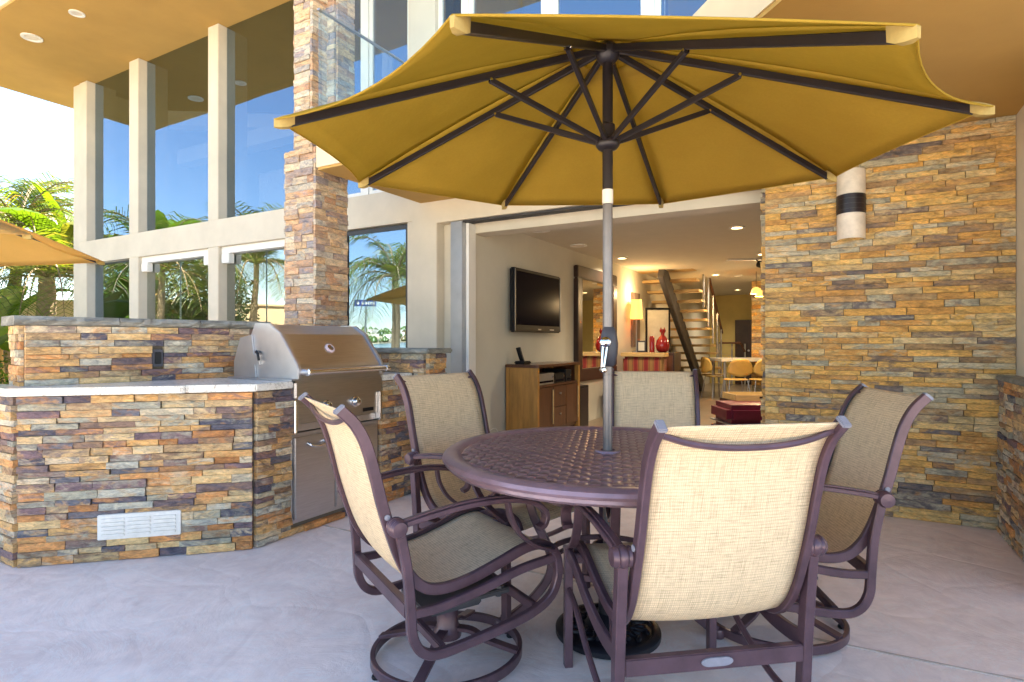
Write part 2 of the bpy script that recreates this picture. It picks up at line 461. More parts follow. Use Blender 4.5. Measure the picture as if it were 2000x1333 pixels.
def patio_mat():
    m, nt, p, N, L = nodes('stamped_concrete')
    v = coord(nt, 'Object')
    n1 = noise_fac(nt, 1.1, 6, .6, v, .8)
    n2 = noise_fac(nt, 9, 6, .65, v, .5)
    n3 = noise_fac(nt, 2.3, 7, .72, v, 2.2)
    c = ramp(nt, n1, [(.28, (.74, .62, .57)), (.5, (.84, .725, .67)), (.74, (.89, .80, .74))])
    c = mixc(nt, c, ramp(nt, n2, [(.3, (.84, .82, .82)), (.65, (1.05, 1.04, 1.03))]), .8, 'MULTIPLY')
    vein = ramp(nt, n3, [(.485, (0, 0, 0)), (.5, (1, 1, 1)), (.515, (0, 0, 0))])
    c = mixc(nt, c, (.80, .78, .74), mixc(nt, (0, 0, 0), vein, .6))
    st = noise_fac(nt, 3.1, 3, .5, v, .3)
    c = mixc(nt, c, (.34, .22, .20), ramp(nt, st, [(.70, (0, 0, 0)), (.80, (.45, .45, .45))]))
    L(c, p.inputs['Base Color']); p.inputs['Roughness'].default_value = .55
    vo = N('ShaderNodeTexVoronoi'); vo.inputs['Scale'].default_value = 2.2; vo.feature = 'DISTANCE_TO_EDGE'
    wv = N('ShaderNodeVectorMath'); wv.operation = 'ADD'; sc = N('ShaderNodeVectorMath'); sc.operation = 'SCALE'; sc.inputs['Scale'].default_value = .4
    nc = N('ShaderNodeTexNoise'); nc.inputs['Scale'].default_value = 1.7; L(v, nc.inputs['Vector']); L(nc.outputs['Color'], sc.inputs[0]); L(v, wv.inputs[0]); L(sc.outputs[0], wv.inputs[1]); L(wv.outputs[0], vo.inputs['Vector'])
    cl = ramp(nt, vo.outputs['Distance'], [(0, (0, 0, 0)), (.05, (1, 1, 1))])
    b1 = bump(nt, cl, .18, .008)
    b2 = N('ShaderNodeBump'); b2.inputs['Strength'].default_value = .5; b2.inputs['Distance'].default_value = .012
    L(n3, b2.inputs['Height']); L(b1, b2.inputs['Normal']); L(b2.outputs[0], p.inputs['Normal'])
    return m
M['patio'] = patio_mat()
def granite_mat():
    m, nt, p, N, L = nodes('white_granite')
    v = coord(nt, 'Object')
    a, b, d = noise_fac(nt, 60, 4, .7, v), noise_fac(nt, 22, 6, .7, v, 1), noise_fac(nt, 4, 5, .6, v, 1)
    c = ramp(nt, b, [(.30, (.32, .27, .22)), (.42, (.72, .68, .60)), (.7, (.82, .79, .73))])
    c = mixc(nt, c, ramp(nt, a, [(.35, (.55, .5, .48)), (.5, (1, 1, 1))]), .7, 'MULTIPLY')
    c = mixc(nt, c, (.55, .45, .32), ramp(nt, d, [(.55, (0, 0, 0)), (.75, (.5, .5, .5))]))
    L(c, p.inputs['Base Color']); p.inputs['Roughness'].default_value = .18
    return m
M['granite'] = granite_mat()
def stripe_mat():
    m, nt, p, N, L = nodes('striped_upholstery')
    v = coord(nt, 'Object')
    w = N('ShaderNodeTexWave'); w.bands_direction = 'X'; w.inputs['Scale'].default_value = 1.9; w.inputs['Distortion'].default_value = .4; L(v, w.inputs['Vector'])
    L(ramp(nt, w.outputs['Fac'], [(0, (.22, .02, .02)), (.35, (.30, .04, .03)), (.5, (.32, .2, .06)), (.62, (.16, .02, .02)), (.85, (.30, .16, .05))]), p.inputs['Base Color'])
    p.inputs['Roughness'].default_value = .8
    return m
M['stripe'] = stripe_mat()

# ------------------------------------------------------------------ ledger stone
rng = random.Random(5)
def stone_variant(i):
    rr = random.Random(100 + i)
    nx, nz = 4, 2
    vs, fs = [], []
    for a in range(nx + 1):
        for b in range(nz + 1):
            edge = a in (0, nx) or b in (0, nz)
            x = a / nx - .5 + (0 if a in (0, nx) else rr.uniform(-.06, .06))
            z = b / nz - .5 + (0 if b in (0, nz) else rr.uniform(-.15, .15))
            y = -.5 + rr.uniform(0, .20) + (.05 if edge else 0)
            if edge: x *= rr.uniform(.98, 1); z *= rr.uniform(.94, 1)
            vs.append((x, y, z))
    for a in range(nx):
        for b in range(nz):
            k = a * (nz + 1) + b
            fs.append((k, k + nz + 1, k + nz + 2, k + 1))
    per = [a * (nz + 1) for a in range(nx + 1)] + [nx * (nz + 1) + b for b in range(1, nz + 1)] + [a * (nz + 1) + nz for a in range(nx - 1, -1, -1)] + [b for b in range(nz - 1, 0, -1)]
    o = len(vs)
    for k in per: vs.append((vs[k][0], .5, vs[k][2]))
    n = len(per)
    for j in range(n): fs.append((per[j], o + j, o + (j + 1) % n, per[(j + 1) % n]))
    return vs, [f[::-1] for f in fs]
VARS = [stone_variant(i) for i in range(14)]
VMESH = {}
def vmesh(i, key):
    if (i, key) not in VMESH:
        b = MB().add(*VARS[i]); VMESH[(i, key)] = b.mesh('stone', M[key])
    return VMESH[(i, key)]
def lay(p, q, z0, z1, ch=.038, lmin=.10, lmax=.30, holes=(), seed=0, prot=(.030, .050), s_rng=None):
    """stones on the face p->q whose outside is to the right of p->q; returns stone specs"""
    rr = random.Random(seed)
    dx, dy = q[0] - p[0], q[1] - p[1]
    L = math.hypot(dx, dy); dx /= L; dy /= L
    nx, ny = dy, -dx
    out = []
    nc = max(1, round((z1 - z0) / ch)); hs = [rr.uniform(.75, 1.25) for _ in range(nc)]
    t = sum(hs); zz = z0
    for hq in hs:
        h = hq / t * (z1 - z0)
        zc = zz + h / 2
        iv = [(s_rng or (0, L))]
        for (a0, a1, b0, b1) in holes:
            if b0 < zc < b1:
                nv = []
                for (u, w) in iv:
                    if a0 > u: nv.append((u, min(w, a0)))
                    if a1 < w: nv.append((max(u, a1), w))
                iv = [x for x in nv if x[1] - x[0] > .015]
        for (u, w) in iv:
            x = u - rr.uniform(0, .04)
            while x < w - .02:
                l = rr.uniform(lmin, lmax)
                e = x + l
                if w - e < .06: e = w
                x0 = max(x, u); 
                if e - x0 > .015:
                    s = (x0 + e) / 2
                    d = rr.uniform(*prot)
                    out.append((p[0] + dx * s + nx * d / 2, p[1] + dy * s + ny * d / 2, zc, e - x0 - .0015, d, h - .0012, math.atan2(dy, dx), rr.randrange(14), rr.choice((0, math.pi))))
                x = e
        zz += h
    return out
def projpx(x, y, z):
    X = x * CV + y * CU; Y = -x * CU + y * CV
    if Y < .3: return None
    return 1000 + FPX * X / Y, 667 - FPX * (z - EYE) / Y, Y
def put_stones(parent, specs, key, limit=295, must=None):
    Mi = world_of(parent).inverted()
    def score(sp):
        pr = projpx(sp[0], sp[1], sp[2])
        if pr is None or not (-30 < pr[0] < 2030 and -30 < pr[1] < 1360): return 0
        k = 1 if (must is None or must(pr[0], pr[1])) else .01
        return sp[3] * sp[5] / pr[2] ** 2 * k
    order = sorted(specs, key=score, reverse=True)
    rest = MB()
    for i, sp in enumerate(order):
        x, y, z, l, d, h, rz, var, fl = sp
        m4 = Matrix.Translation((x, y, z)) @ Matrix.Rotation(rz, 4, 'Z') @ Matrix.Rotation(fl, 4, 'Y') @ Matrix.Diagonal((l, d, h, 1))
        if i < limit and score(sp) > 0:
            o = bpy.data.objects.new('stone', vmesh(var, key))
            COL.objects.link(o); o.parent = parent
            o.matrix_basis = Mi @ m4
        else:
            vs, fs = VARS[var]
            rest.add([m4 @ Vector(v) for v in vs], fs)
    if rest.f:
        o = rest.build('stones', M[key + '_i'], parent); o['kind'] = 'stuff'

# ================================================================== SETTING
FB = 4.567                                   # facade line
FLA, FLB = (-.70, -.746), (-.746, .70)       # towards the bay / along its shore
def shore_pt(d, s): return (FLA[0] * d + FLB[0] * s, FLA[1] * d + FLB[1] * s)
# patio floor with sawn joints
pat = MB().prism([(-9, -2.2), (7, -2.2), (7, FB + .02), (-9, FB + .02)], -.12, 0).build('patio_floor', M['patio'])
tag(pat, 'pale lavender grey stamped concrete patio floor', kind='structure')
def joint(p, q):
    m = MB(); m.lbox(p, q, 0, math.hypot(q[0] - p[0], q[1] - p[1]), -.006, .006, .0005, .0035)
    m.build('floor_joint', M['joint'], pat)
M['joint'] = mat('joint_filler', (.50, .43, .38), .9, var=.3, vscale=8)
joint(on_z(620, 1025, 0), on_z(1180, 1150, 0))
joint(on_z(1560, 1243, 0), on_z(2100, 1352, 0))
gp = [shore_pt(70, -900), shore_pt(70, 900), shore_pt(-900, 900), shore_pt(-900, -900)]
tag(MB().prism(gp, -1.6, -.125).build('ground', M['ground']), kind='structure')
wp = [shore_pt(60, -2600), shore_pt(60, 2600), shore_pt(2600, 2600), shore_pt(2600, -2600)]
tag(MB().prism(wp, -3.2, -1.9).build('bay_water', M['water']), kind='structure')
rr = random.Random(3)
hl = MB()
def hill(u, v):
    s = -700 + 1400 * u; d = 760 + 260 * v
    h = -2.2 + (3 if v > .02 else 0) + 15 * math.sin(min(1, v * 1.3) * math.pi / 2) * (.7 + .3 * math.sin(s * .021) + .2 * math.sin(s * .05 + 1)) * (1 if v > 0 else 0)
    p = shore_pt(d, s); return (p[0], p[1], h + (rr.uniform(-1, 1) if v > .05 else 0))
hl.grid(hill, 90, 8)
tag(hl.build('far_hills', M['shore'], smooth=80), kind='structure')
M['farhouse'] = mat('far_house_paint', (.72, .66, .56), .9, var=.3, vscale=.05)
fh = MB(); ft = MB()
for k in range(150):
    s, d = rr.uniform(-420, 420), rr.uniform(765, 900)
    p = shore_pt(d, s); z = 1 + (d - 765) / 135 * 13
    fh.obox((p[0], p[1], z), (rr.uniform(7, 15), rr.uniform(7, 12), rr.uniform(5, 8)), rr.uniform(0, 3))
for k in range(900):
    s, d = rr.uniform(-450, 450), rr.uniform(763, 960)
    p = shore_pt(d, s); z = 2 + (d - 765) / 150 * 13; r0 = rr.uniform(2.5, 5.5)
    ft.lathe([(.3, -r0), (r0, -r0 * .3), (r0 * .7, r0 * .5), (.2, r0)], (p[0], p[1], z), 6)
tag(fh.build('far_shore_houses', M['farhouse']), 'pale houses massed on the far shore of the bay', 'houses', kind='stuff')
tag(ft.build('far_shore_trees', M['shrub'], smooth=60), 'dark trees massed on the far shore of the bay', 'trees', kind='stuff')

# ================================================================== HOUSE
house = empty('house', (-6, FB, 0), 0, 'cream stucco two storey house with ochre soffits and tall reflective windows', 'house')
ROOF = 5.17
B1, B2 = 2.345, 2.685                         # beam between the storeys
def part(name, m, key, **k): return m.build(name, M[key], house, **k)
# columns and beams of the window wall
cols = [(-10.373, -10.153), (-8.948, -8.708), (-7.09, -6.878), (-5.35, -5.12)]
for (a0, a1) in cols:
    part('column', MB().box(a0, a1, FB, FB + .42, B2, ROOF - .002), 'stucco', bevel=.006)
    part('column', MB().box(a0, a1, FB + .001, FB + .42, 0, B1), 'stucco', bevel=.006)
part('beam', MB().box(-10.373, -3.75, FB - .002, FB + .42, B1, B2), 'stucco')
part('beam', MB().box(-3.75, .9, FB - .001, FB + .42, 2.30, B2), 'stucco')
# pier left of the door opening, with its return
part('pier', MB().box(-3.816, -3.446, FB, FB + .40, 0, B1 - .002), 'stucco', bevel=.006)
part('pier', MB().box(-3.444, -3.30, FB + .12, FB + .40, 0, 2.298), 'stucco')
part('wall', MB().box(-4.9, -4.72, FB + .002, FB + .40, 0, B1 - .002), 'stucco')
# window panes (set back .12)
G = FB + .12
def pane(a0, a1, z0, z1, key, frame=True, fk='darkframe', y=G, fw=.03):
    p = part('window_pane', MB().box(a0, a1, y, y + .012, z0, z1), key)
    if frame:
        m = MB()
        m.box(a0, a1, y - .015, y + .04, z1 - fw, z1); m.box(a0, a1, y - .015, y + .04, z0, z0 + fw)
        m.box(a0, a0 + fw, y - .014, y + .04, z0 + fw, z1 - fw); m.box(a1 - fw, a1, y - .014, y + .04, z0 + fw, z1 - fw)
        m.build('window_frame', M[fk], p)
    return p
for i in range(3):
    a0, a1 = cols[i][1], cols[i + 1][0]
    pane(a0, a1, B2, ROOF - .004, 'winglass', False)
pane(cols[0][1], cols[1][0], .1, B1, 'winglass', False)
for i in (1, 2):                              # glazed folding doors with blind cassettes
    a0, a1 = cols[i][1], cols[i + 1][0]
    part('door_track', MB().box(a0, a1, FB + .05, FB + .20, B1 - .085, B1 - .003), 'white')
    n = 2
    for k in range(n):
        w = (a1 - a0) / n
        pane(a0 + k * w + .004, a0 + (k + 1) * w - .004, .05, B1 - .09, 'lowglass', False, y=G + .01 * k)
    for (x0, x1) in ((a0 + .02, a0 + .17), (a1 - .14, a1 - .02)):
        part('blind_cassette', MB().box(x0, x1, FB + .03, FB + .11, B1 - .21, B1 - .09), 'white', bevel=.006)
pane(-4.72, -3.818, .3, B1 - .012, 'winglass', True, 'darkframe', FB + .05, .045)
# upper storey behind the balcony
UA = [(-5.12, -4.44), (-4.37, -3.80)]
for (a0, a1) in UA: pane(a0, a1, B2, ROOF - .004, 'winglass', True, 'white', FB + .06, .05)
part('mullion', MB().box(-4.44, -4.37, FB + .03, FB + .12, B2, ROOF - .003), 'white')
part('pier', MB().box(-3.798, -3.465, FB, FB + .3, B2, ROOF - .003), 'stucco')
UB = [(-3.463, -3.14), (-3.10, -2.285), (-2.22, -1.383), (-1.321, -.6), (-.56, .8)]
for (a0, a1) in UB: pane(a0, a1, B2 + .15, ROOF - .25, 'winglass', True, 'white', FB + .06, .05)
for a0, a1 in ((-3.14, -3.10), (-2.285, -2.22), (-1.383, -1.321), (-.6, -.56)):
    part('mullion', MB().box(a0, a1, FB + .03, FB + .12, B2, ROOF - .003), 'white')
part('beam', MB().box(-3.463, .85, FB + .01, FB + .2, B2 + .003, B2 + .148), 'white')
part('beam', MB().box(-3.463, .85, FB + .01, FB + .2, ROOF - .248, ROOF - .004), 'stucco')
# roof with ochre soffit
roof = part('roof', MB().box(-11.62, 8.0, 3.06, 17.0, ROOF + .02, ROOF + .42), 'fascia')
MB().box(-11.60, 7.9, 3.08, 16.9, ROOF, ROOF + .019).build('soffit', M['soffit'], roof)
def downlight(x, y, z, lit, r=.085, parent=None, key='bulb', power=0, name='recessed_light'):
    o = parent
    ring = MB().lathe([(r, 0), (r, -.012), (r * .72, -.012), (r * .66, -.002)], (x, y, z), 24).build(name, M['white'], o, smooth=40)
    MB().lathe([(r * .66, -.003), (r * .66, -.006)], (x, y, z), 20).build('bulb' if lit else 'grille', M[key if lit else 'ceramic'], ring)
    if power:
        ld = bpy.data.lights.new('downlight', 'SPOT'); ld.energy = power * .5; ld.color = (1, .87, .68); ld.shadow_soft_size = .05
        ld.spot_size = R(150); ld.spot_blend = .8
        l = bpy.data.objects.new('downlight', ld); COL.objects.link(l); l.location = (x, y, z - .03)
    return ring
downlight(-8.18, 3.575, ROOF, False, .085, house, 'bulb')
downlight(-9.35, 3.564, ROOF, False, .12, house, name='ceiling_speaker')
downlight(-5.4, 3.6, ROOF, False, .10, house, 'bulb')
# balcony: slab, diagonal wing, glass balustrade
SZ, ST = 2.51, 2.81
bal_poly = [(-3.65, FB), (-3.65, 3.26), (-.875, 3.26), (.30, 1.98), (3.2, 1.98), (3.2, FB)]
balc = part('balcony', MB().prism(bal_poly, SZ + .02, ST), 'fascia')
MB().prism([(-3.64, FB - .004), (-3.64, 3.27), (-.871, 3.27), (.304, 1.99), (3.19, 1.99), (3.19, FB - .004)], SZ, SZ + .019).build('balcony_soffit', M['soffit'], balc)
def bglass(p, q, rail=False):
    L = math.hypot(q[0] - p[0], q[1] - p[1])
    n = max(1, round(L / 1.1))
    for k in range(n):
        MB().lbox(p, q, L * k / n + .006, L * (k + 1) / n - .006, -.03, -.018, ST - .22, 3.775).build('glass_panel', M['balglass'], balc)
    if rail: MB().lbox(p, q, 0, L, -.036, -.012, 3.775, 3.79).build('top_rail', M['alu'], balc)
bglass((-3.65, FB), (-3.65, 3.26), True); bglass((-3.65, 3.26), (-.875, 3.26)); bglass((-.875, 3.26), (.30, 1.98)); bglass((.30, 1.98), (3.2, 1.98))
# door opening: tracks, jamb, header
part('door_jamb', MB().box(-3.298, -3.1625, FB + .02, FB + .22, 0, 2.297), 'alu', bevel=.004)
part('door_jamb', MB().box(-3.16, -3.125, FB + .08, FB + .20, 0, 2.28), 'white')
for k in range(4):
    part('door_track', MB().box(-3.16, -.50, FB + .03 + .035 * k, FB + .045 + .035 * k, 2.282, 2.299), 'darkframe')
part('header', MB().box(-3.16, -.50, FB + .20, FB + .42, 2.20, 2.2985), 'stucco')
# plain plaster wall on the right above the half wall, and the wall that carries the slate
part('wall', MB().box(-.4575, .90, FB + .035, FB + .42, 0, 2.298), 'grout')
part('wall', MB().box(.895, 1.10, 3.45, FB + .033, 0, SZ - .002), 'stucco')
# closed body of the house
part('wall', MB().box(-10.60, -10.38, FB + .02, 16.9, 0, ROOF - .002), 'stucco')
part('wall', MB().box(6.0, 6.2, FB, 16.9, 0, ROOF - .002), 'stucco')
part('wall', MB().box(-10.37, 6.0, 16.7, 16.9, 0, ROOF - .002), 'stucco')
part('wall', MB().box(1.1, 6.0, FB + .1, FB + .3, 0, ROOF - .003), 'stucco')
part('upper_floor', MB().box(-10.37, -3.3, FB + .43, 16.69, 2.38, 2.67), 'plaster')
part('upper_floor', MB().box(-3.3, 5.99, FB + .43, 16.69, 2.40, 2.67), 'plaster')
part('partition', MB().box(-10.36, 5.98, 9.5, 9.6, 2.68, ROOF - .005), 'plaster')
# upstairs room seen through the panes
part('inner_wall', MB().box(-9.6, -8.3, 7.2, 7.3, 2.68, 4.3), 'white')
part('inner_wall', MB().box(-7.2, -6.7, 6.3, 6.6, 2.68, ROOF - .006), 'white')
part('inner_wall', MB().box(-5.9, -5.2, 7.0, 7.1, 2.68, 4.2), 'white')
part('inner_beam', MB().box(-10.2, -4.0, 6.0, 6.25, 4.25, 4.5), 'white')
part('inner_beam', MB().lbox((-9.8, 5.3), (-5.0, 8.6), 0, 5.8, -.12, .12, 4.62, 4.85), 'white')
# interior shell
def struct(name, m, key, **k): return tag(m.build(name, M[key], **k), kind='structure')
struct('interior_floor', MB().box(-10.3, 5.9, FB + .03, 16.6, -.1, .012), 'ifloor')
struct('interior_ceiling', MB().box(-3.16, 5.9, FB + .43, 16.6, 2.365, 2.395), 'ceil')
struct('interior_wall_left', MB().box(-3.30, -3.1625, FB + .221, 16.6, .012, 2.3649), 'plaster')
struct('interior_wall_back', MB().box(-3.16, 5.9, 16.3, 16.6, .012, 2.3649), 'yellow')
M['darkstone'] = mat('dark_split_stone', (.10, .075, .035), .6, var=.6, vscale=14, bscale=20, bstr=1, bdist=.03)
struct('interior_wall_right', MB().box(1.2, 1.4, FB + .42, 16.3, .012, 2.3649), 'darkstone')
struct('room_wall_back', MB().box(-10.3, -3.31, 9.0, 9.2, .012, 2.37), 'plaster')

# ================================================================== STONE FEATURE WALL, COLUMN, HALF WALL
sw = empty('stone_wall', (.2, FB, 0), 0, 'tall golden slate ledger stone wall beside the door opening', 'stone wall')
sp = lay((-.4975, FB), (.893, FB), 0.002, 2.508, .037, .10, .36, seed=11, prot=(.031, .039))
sp += lay((-.4975, FB + .40), (-.4975, FB), 0.002, 2.298, .040, .08, .2, seed=12, prot=(.02, .04))
MB().box(-.492, .893, FB + .003, FB + .034, .003, 2.507).build('backing', M['grout'], sw)
put_stones(sw, sp, 'gold', 298, must=lambda x, y: not (x < 1950 and y < 345 - (x - 1500) * .25))
hw = empty('half_wall', (.87, 4.0, 0), 0, 'low slate half wall at the right edge under white plaster', 'stone wall')
hp, hq = (.837, FB - .055), (.837, 3.4)
sp = lay(hp, hq, .002, .915, .038, .09, .24, seed=21)
MB().box(.842, .893, 3.4, FB - .056, .003, .914).build('backing', M['grout'], hw)
# outside of this face is towards -x: lay along -y keeps it on the right-hand side
put_stones(hw, sp, 'stone', 290)
MB().box(.79, .894, 3.38, FB - .056, .916, .945).build('coping', M['cap'], hw, bevel=.006)
sc_ = empty('stone_column', (-4.0, 3.5, 0), 0, 'tall stone clad column rising behind the grill to the roof', 'stone column')
LZ = 2.76
lo = dict(x0=-4.185, x1=-3.80, y0=3.39, y1=3.74); up = dict(x0=-4.115, x1=-3.885, y0=3.43, y1=3.62)
MB().box(lo['x0'] + .02, lo['x1'] - .02, lo['y0'] + .02, lo['y1'], .002, LZ).box(up['x0'] + .02, up['x1'] - .02, up['y0'] + .02, up['y1'], LZ + .001, ROOF - .003).build('core', M['grout'], sc_)
MB().box(-3.99, -3.79, 3.60, 3.80, LZ + .002, ROOF - .004).build('rear_core', M['grout'], sc_)
sp = []
def box_faces(d, z0, z1, ch, sd):
    r = []
    r += lay((d['x0'] + .02, d['y0'] + .02), (d['x1'] - .02, d['y0'] + .02), z0, z1, ch, .09, .22, seed=sd, prot=(.025, .05))
    r += lay((d['x1'] - .02, d['y0'] - .01), (d['x1'] - .02, d['y1']), z0, z1, ch, .08, .20, seed=sd + 1, prot=(.02, .045))
    r += lay((d['x0'] + .02, d['y1']), (d['x0'] + .02, d['y0']), z0, z1, ch, .10, .22, seed=sd + 2, prot=(.015, .035))
    return r
sp += box_faces(lo, .003, LZ, .050, 31)
sp += box_faces(up, LZ + .002, ROOF - .004, .050, 41)
sp += lay((-3.79, 3.60), (-3.79, 3.80), LZ + .002, ROOF - .004, .05, .08, .2, seed=51, prot=(.015, .03))
sp += lay((-3.92, 3.60), (-3.79, 3.60), LZ + .002, ROOF - .004, .05, .06, .13, seed=52, prot=(.015, .03))
put_stones(sc_, sp, 'tan', 298, must=lambda x, y: y < 650)

# ================================================================== KITCHEN ISLAND
isl = empty('kitchen_island', (-3.3, 2.2, 0), 0, 'slate clad outdoor kitchen island with white granite counter and raised back', 'kitchen island')
CT = .912
I0, I1, I2, I3, I4 = (-4.03, 1.346), (-3.656, 1.346), (-2.863, 2.112), (-2.863, 3.44), (-3.62, 3.44)
GB0, GB1 = 2.346, 3.105                       # grill bay along y
ins = .004
MB().prism([(I0[0], I0[1] + ins), (I1[0] - ins, I1[1] + ins), (I2[0] - ins, I2[1] + ins), (I2[0] - ins, GB0), (-3.43, GB0), (-3.43, GB1), (I3[0] - ins, GB1), (I3[0] - ins, I3[1]), I4, (-3.62, 2.5), (-3.83, 1.6)], .002, CT - .042).build('core', M['grout'], isl)
MB().box(-3.42, -2.868, GB0 + .001, GB1 - .001, .003, .055).build('toe_strip', M['grout'], isl)
v0, vz = on_line(197, 1065, I1, I2); v1, vz1 = on_line(358, 1018, I1, I2)
vz0, vz1 = .115, .245
sp = lay(I0, I1, .003, CT - .045, .036, .09, .24, seed=61)
sp += lay(I1, I2, .003, CT - .045, .036, .09, .26, seed=62, holes=[(v0, v1, vz0, vz1)])
sp += lay(I2, I3, .003, CT - .045, .036, .08, .20, seed=63, holes=[(GB0 - I2[1] - .003, GB1 - I2[1] + .003, .05, .60), (GB0 - I2[1] + .02, GB1 - I2[1] + .01, .60, 1.0)])
# raised back wall
W0, W1 = (-3.751, 1.395), (-3.50, 2.69)
wd = (W1[0] - W0[0], W1[1] - W0[1])
RZ = 1.232
ol, ozz = on_line(305, 700, W0, W1)
MB().lbox(W0, W1, .002, math.hypot(*wd), -.26, -.004, .003, RZ).build('raised_wall', M['grout'], isl)
E0 = (W0[0] - .26 * wd[1] / math.hypot(*wd), W0[1] + .26 * wd[0] / math.hypot(*wd))
sp += lay(W0, W1, CT, RZ, .036, .10, .27, seed=64, holes=[(ol - .032, ol + .032, ozz - .055, ozz + .055)])
sp += lay(E0, W0, CT - .02, RZ, .045, .12, .24, seed=65, prot=(.012, .03))
put_stones(isl, sp, 'stone', 296)
# coping of the raised wall: rough slabs
Lw = math.hypot(*wd)
cuts = [-.05, .42, .86, Lw]
for k in range(3):
    m = MB()
    rr = random.Random(k)
    def cp(u, v, k=k):
        s = cuts[k] + .002 + (cuts[k + 1] - cuts[k] - .004) * u
        d = .05 - .36 * v
        return s, d
    n = 14
    dx, dy = wd[0] / Lw, wd[1] / Lw
    rings = []
    for i in range(n + 1):
        s = cuts[k] + .002 + (cuts[k + 1] - cuts[k] - .004) * i / n
        j1, j2, j3 = rr.uniform(-.008, .008), rr.uniform(-.008, .008), rr.uniform(-.006, .006)
        prof = [(.050 + j1, RZ + .012), (.058 + j2, RZ + .028), (.046 + j3, RZ + .05), (-.30 + j1, RZ + .052), (-.31, RZ + .002), (.036 + j2, RZ + .002)]
        rings.append([(W0[0] + dx * s + dy * d, W0[1] + dy * s - dx * d, z) for d, z in prof])
    m.ringsec(rings).build('coping', M['cap'], isl)
o_ = MB().lbox(W0, W1, ol - .03, ol + .03, -.003, .028, ozz - .052, ozz + .052).build('outlet', M['rubber'], isl, bevel=.004)
MB().lbox(W0, W1, ol - .018, ol + .018, .0285, .034, ozz - .036, ozz + .036).build('outlet_cover', M['black'], o_, bevel=.003)
# vent
vt = MB().lbox(I1, I2, v0, v1, -.002, .046, vz0, vz1).build('vent', M['louver'], isl, bevel=.003)
fr = (v1 - v0)
for c in range(3):
    for r_ in range(5):
        s0 = v0 + fr * (.05 + c * .31); z0 = vz0 + .018 + r_ * .0205
        MB().lbox(I1, I2, s0, s0 + fr * .27, .047, .054, z0, z0 + .011).build('slat', M['louver'], vt)
# counter: deep front slab, then the slimmer run beside the grill
dg = (I2[0] - I1[0], I2[1] - I1[1]); Ld = math.hypot(*dg); ux, uy = dg[0] / Ld, dg[1] / Ld; nx, ny = uy, -ux
sA = on_line(370, 760, I1, I2)[0]
PA = (I1[0] + ux * sA, I1[1] + uy * sA)
F1, F2 = .075, .050
slab = MB().prism([(-4.06, I0[1] - F1), (I1[0] + .42 * F1 * .99, I0[1] - F1), (PA[0] + nx * F1 - ux * .02, PA[1] + ny * F1 - uy * .02), (PA[0] + nx * (F1 - .012), PA[1] + ny * (F1 - .012)), (PA[0] + nx * F2, PA[1] + ny * F2),
     (I2[0] + F2, I2[1] - F2 * .41), (I2[0] + F2, GB0 - .001), (-3.40, GB0 - .001), (-3.54, 2.36), (-3.70, 1.5), (-4.06, 1.41)], CT - .040, CT)
slab.build('counter_top', M['granite'], isl, bevel=.006)
MB().prism([(I3[0] + F2, GB1 + .001), (I3[0] + F2, 3.43), (-3.55, 3.43), (-3.55, GB1 + .001)], CT - .040, CT).build('counter_top', M['granite'], isl, bevel=.006)
MB().prism([(-3.40, GB0), (-3.40, GB1), (-3.52, GB1), (-3.54, GB0)], CT - .040, CT - .001).build('counter_top', M['granite'], isl)
# end wall
ew = empty('end_wall', (-3.0, 3.5, 0), 0, 'short slate wall with bluestone coping behind the grill, against the pier', 'stone wall')
MB().box(-3.60, -2.70, 3.445, 3.66, .003, 1.055).build('core', M['grout'], ew)
sp = lay((-3.60, 3.445), (-2.70, 3.445), CT + .002, 1.055, .034, .08, .2, seed=71, prot=(.02, .04))
sp += lay((-2.70, 3.445), (-2.70, 3.66), .003, 1.055, .036, .08, .2, seed=72, prot=(.02, .04))
sp += lay((-2.80, 3.445), (-2.70, 3.445), .003, CT, .036, .05, .1, seed=73, prot=(.02, .04))
put_stones(ew, sp, 'stone')
MB().box(-3.62, -2.635, 3.385, 3.70, 1.058, 1.095).build('coping', M['cap'], ew, bevel=.01)

# ================================================================== GRILL
gr = empty('gas_grill', (-3.0, 2.72, 0), 0, 'stainless steel built in gas grill with gold reflections on its hood', 'grill')
GA = -2.863
prof = [(-3.335, .922), (-3.335, 1.03), (-3.26, 1.18), (-3.18, 1.255), (-3.06, 1.252), (-2.958, 1.193), (-2.815, 1.01), (-2.80, .985), (-2.80, .925)]
y0, y1 = GB0 + .012, GB1 - .012
m = MB(); m.extrude(prof[::-1], (0, y0 + .03, 0), (1, 0, 0), (0, 0, 1), (0, 1, 0), y1 - y0 - .06)
m.build('hood', M['steel'], gr, bevel=.004)
pr2 = [(-3.30, .922), (-3.30, 1.03), (-3.235, 1.165), (-3.185, 1.262), (-3.05, 1.258), (-2.95, 1.20), (-2.802, 1.012), (-2.79, .985), (-2.79, .925)]
for yy in (y0, y1 - .028):
    MB().extrude(pr2[::-1], (0, yy, 0), (1, 0, 0), (0, 0, 1), (0, 1, 0), .028).build('side_panel', M['steel2'], gr, bevel=.004)
MB().extrude([(-3.37, .925), (-3.37, 1.02), (-3.31, 1.17), (-3.20, 1.19), (-3.16, .925)], (0, y0 - .012, 0), (1, 0, 0), (0, 0, 1), (0, 1, 0), .010).build('rear_baffle', M['steel2'], gr)
for yy in (y0 - .002,):
    MB().tube([(-3.12, yy - .016, 1.03), (-3.125, yy - .018, 1.06), (-3.14, yy - .016, 1.085), (-3.155, yy - .01, 1.08)], .008, 8, True).build('rotisserie_hook', M['black'], gr)
    MB().obox((-3.15, yy - .006, 1.035), (.05, .012, .06)).build('rotisserie_bracket', M['steel2'], gr)
h = MB().tube([(-2.735, y0 + .03, .965), (-2.735, y1 - .03, .965)], .017, 14).build('hood_handle', M['chrome'], gr, smooth=40)
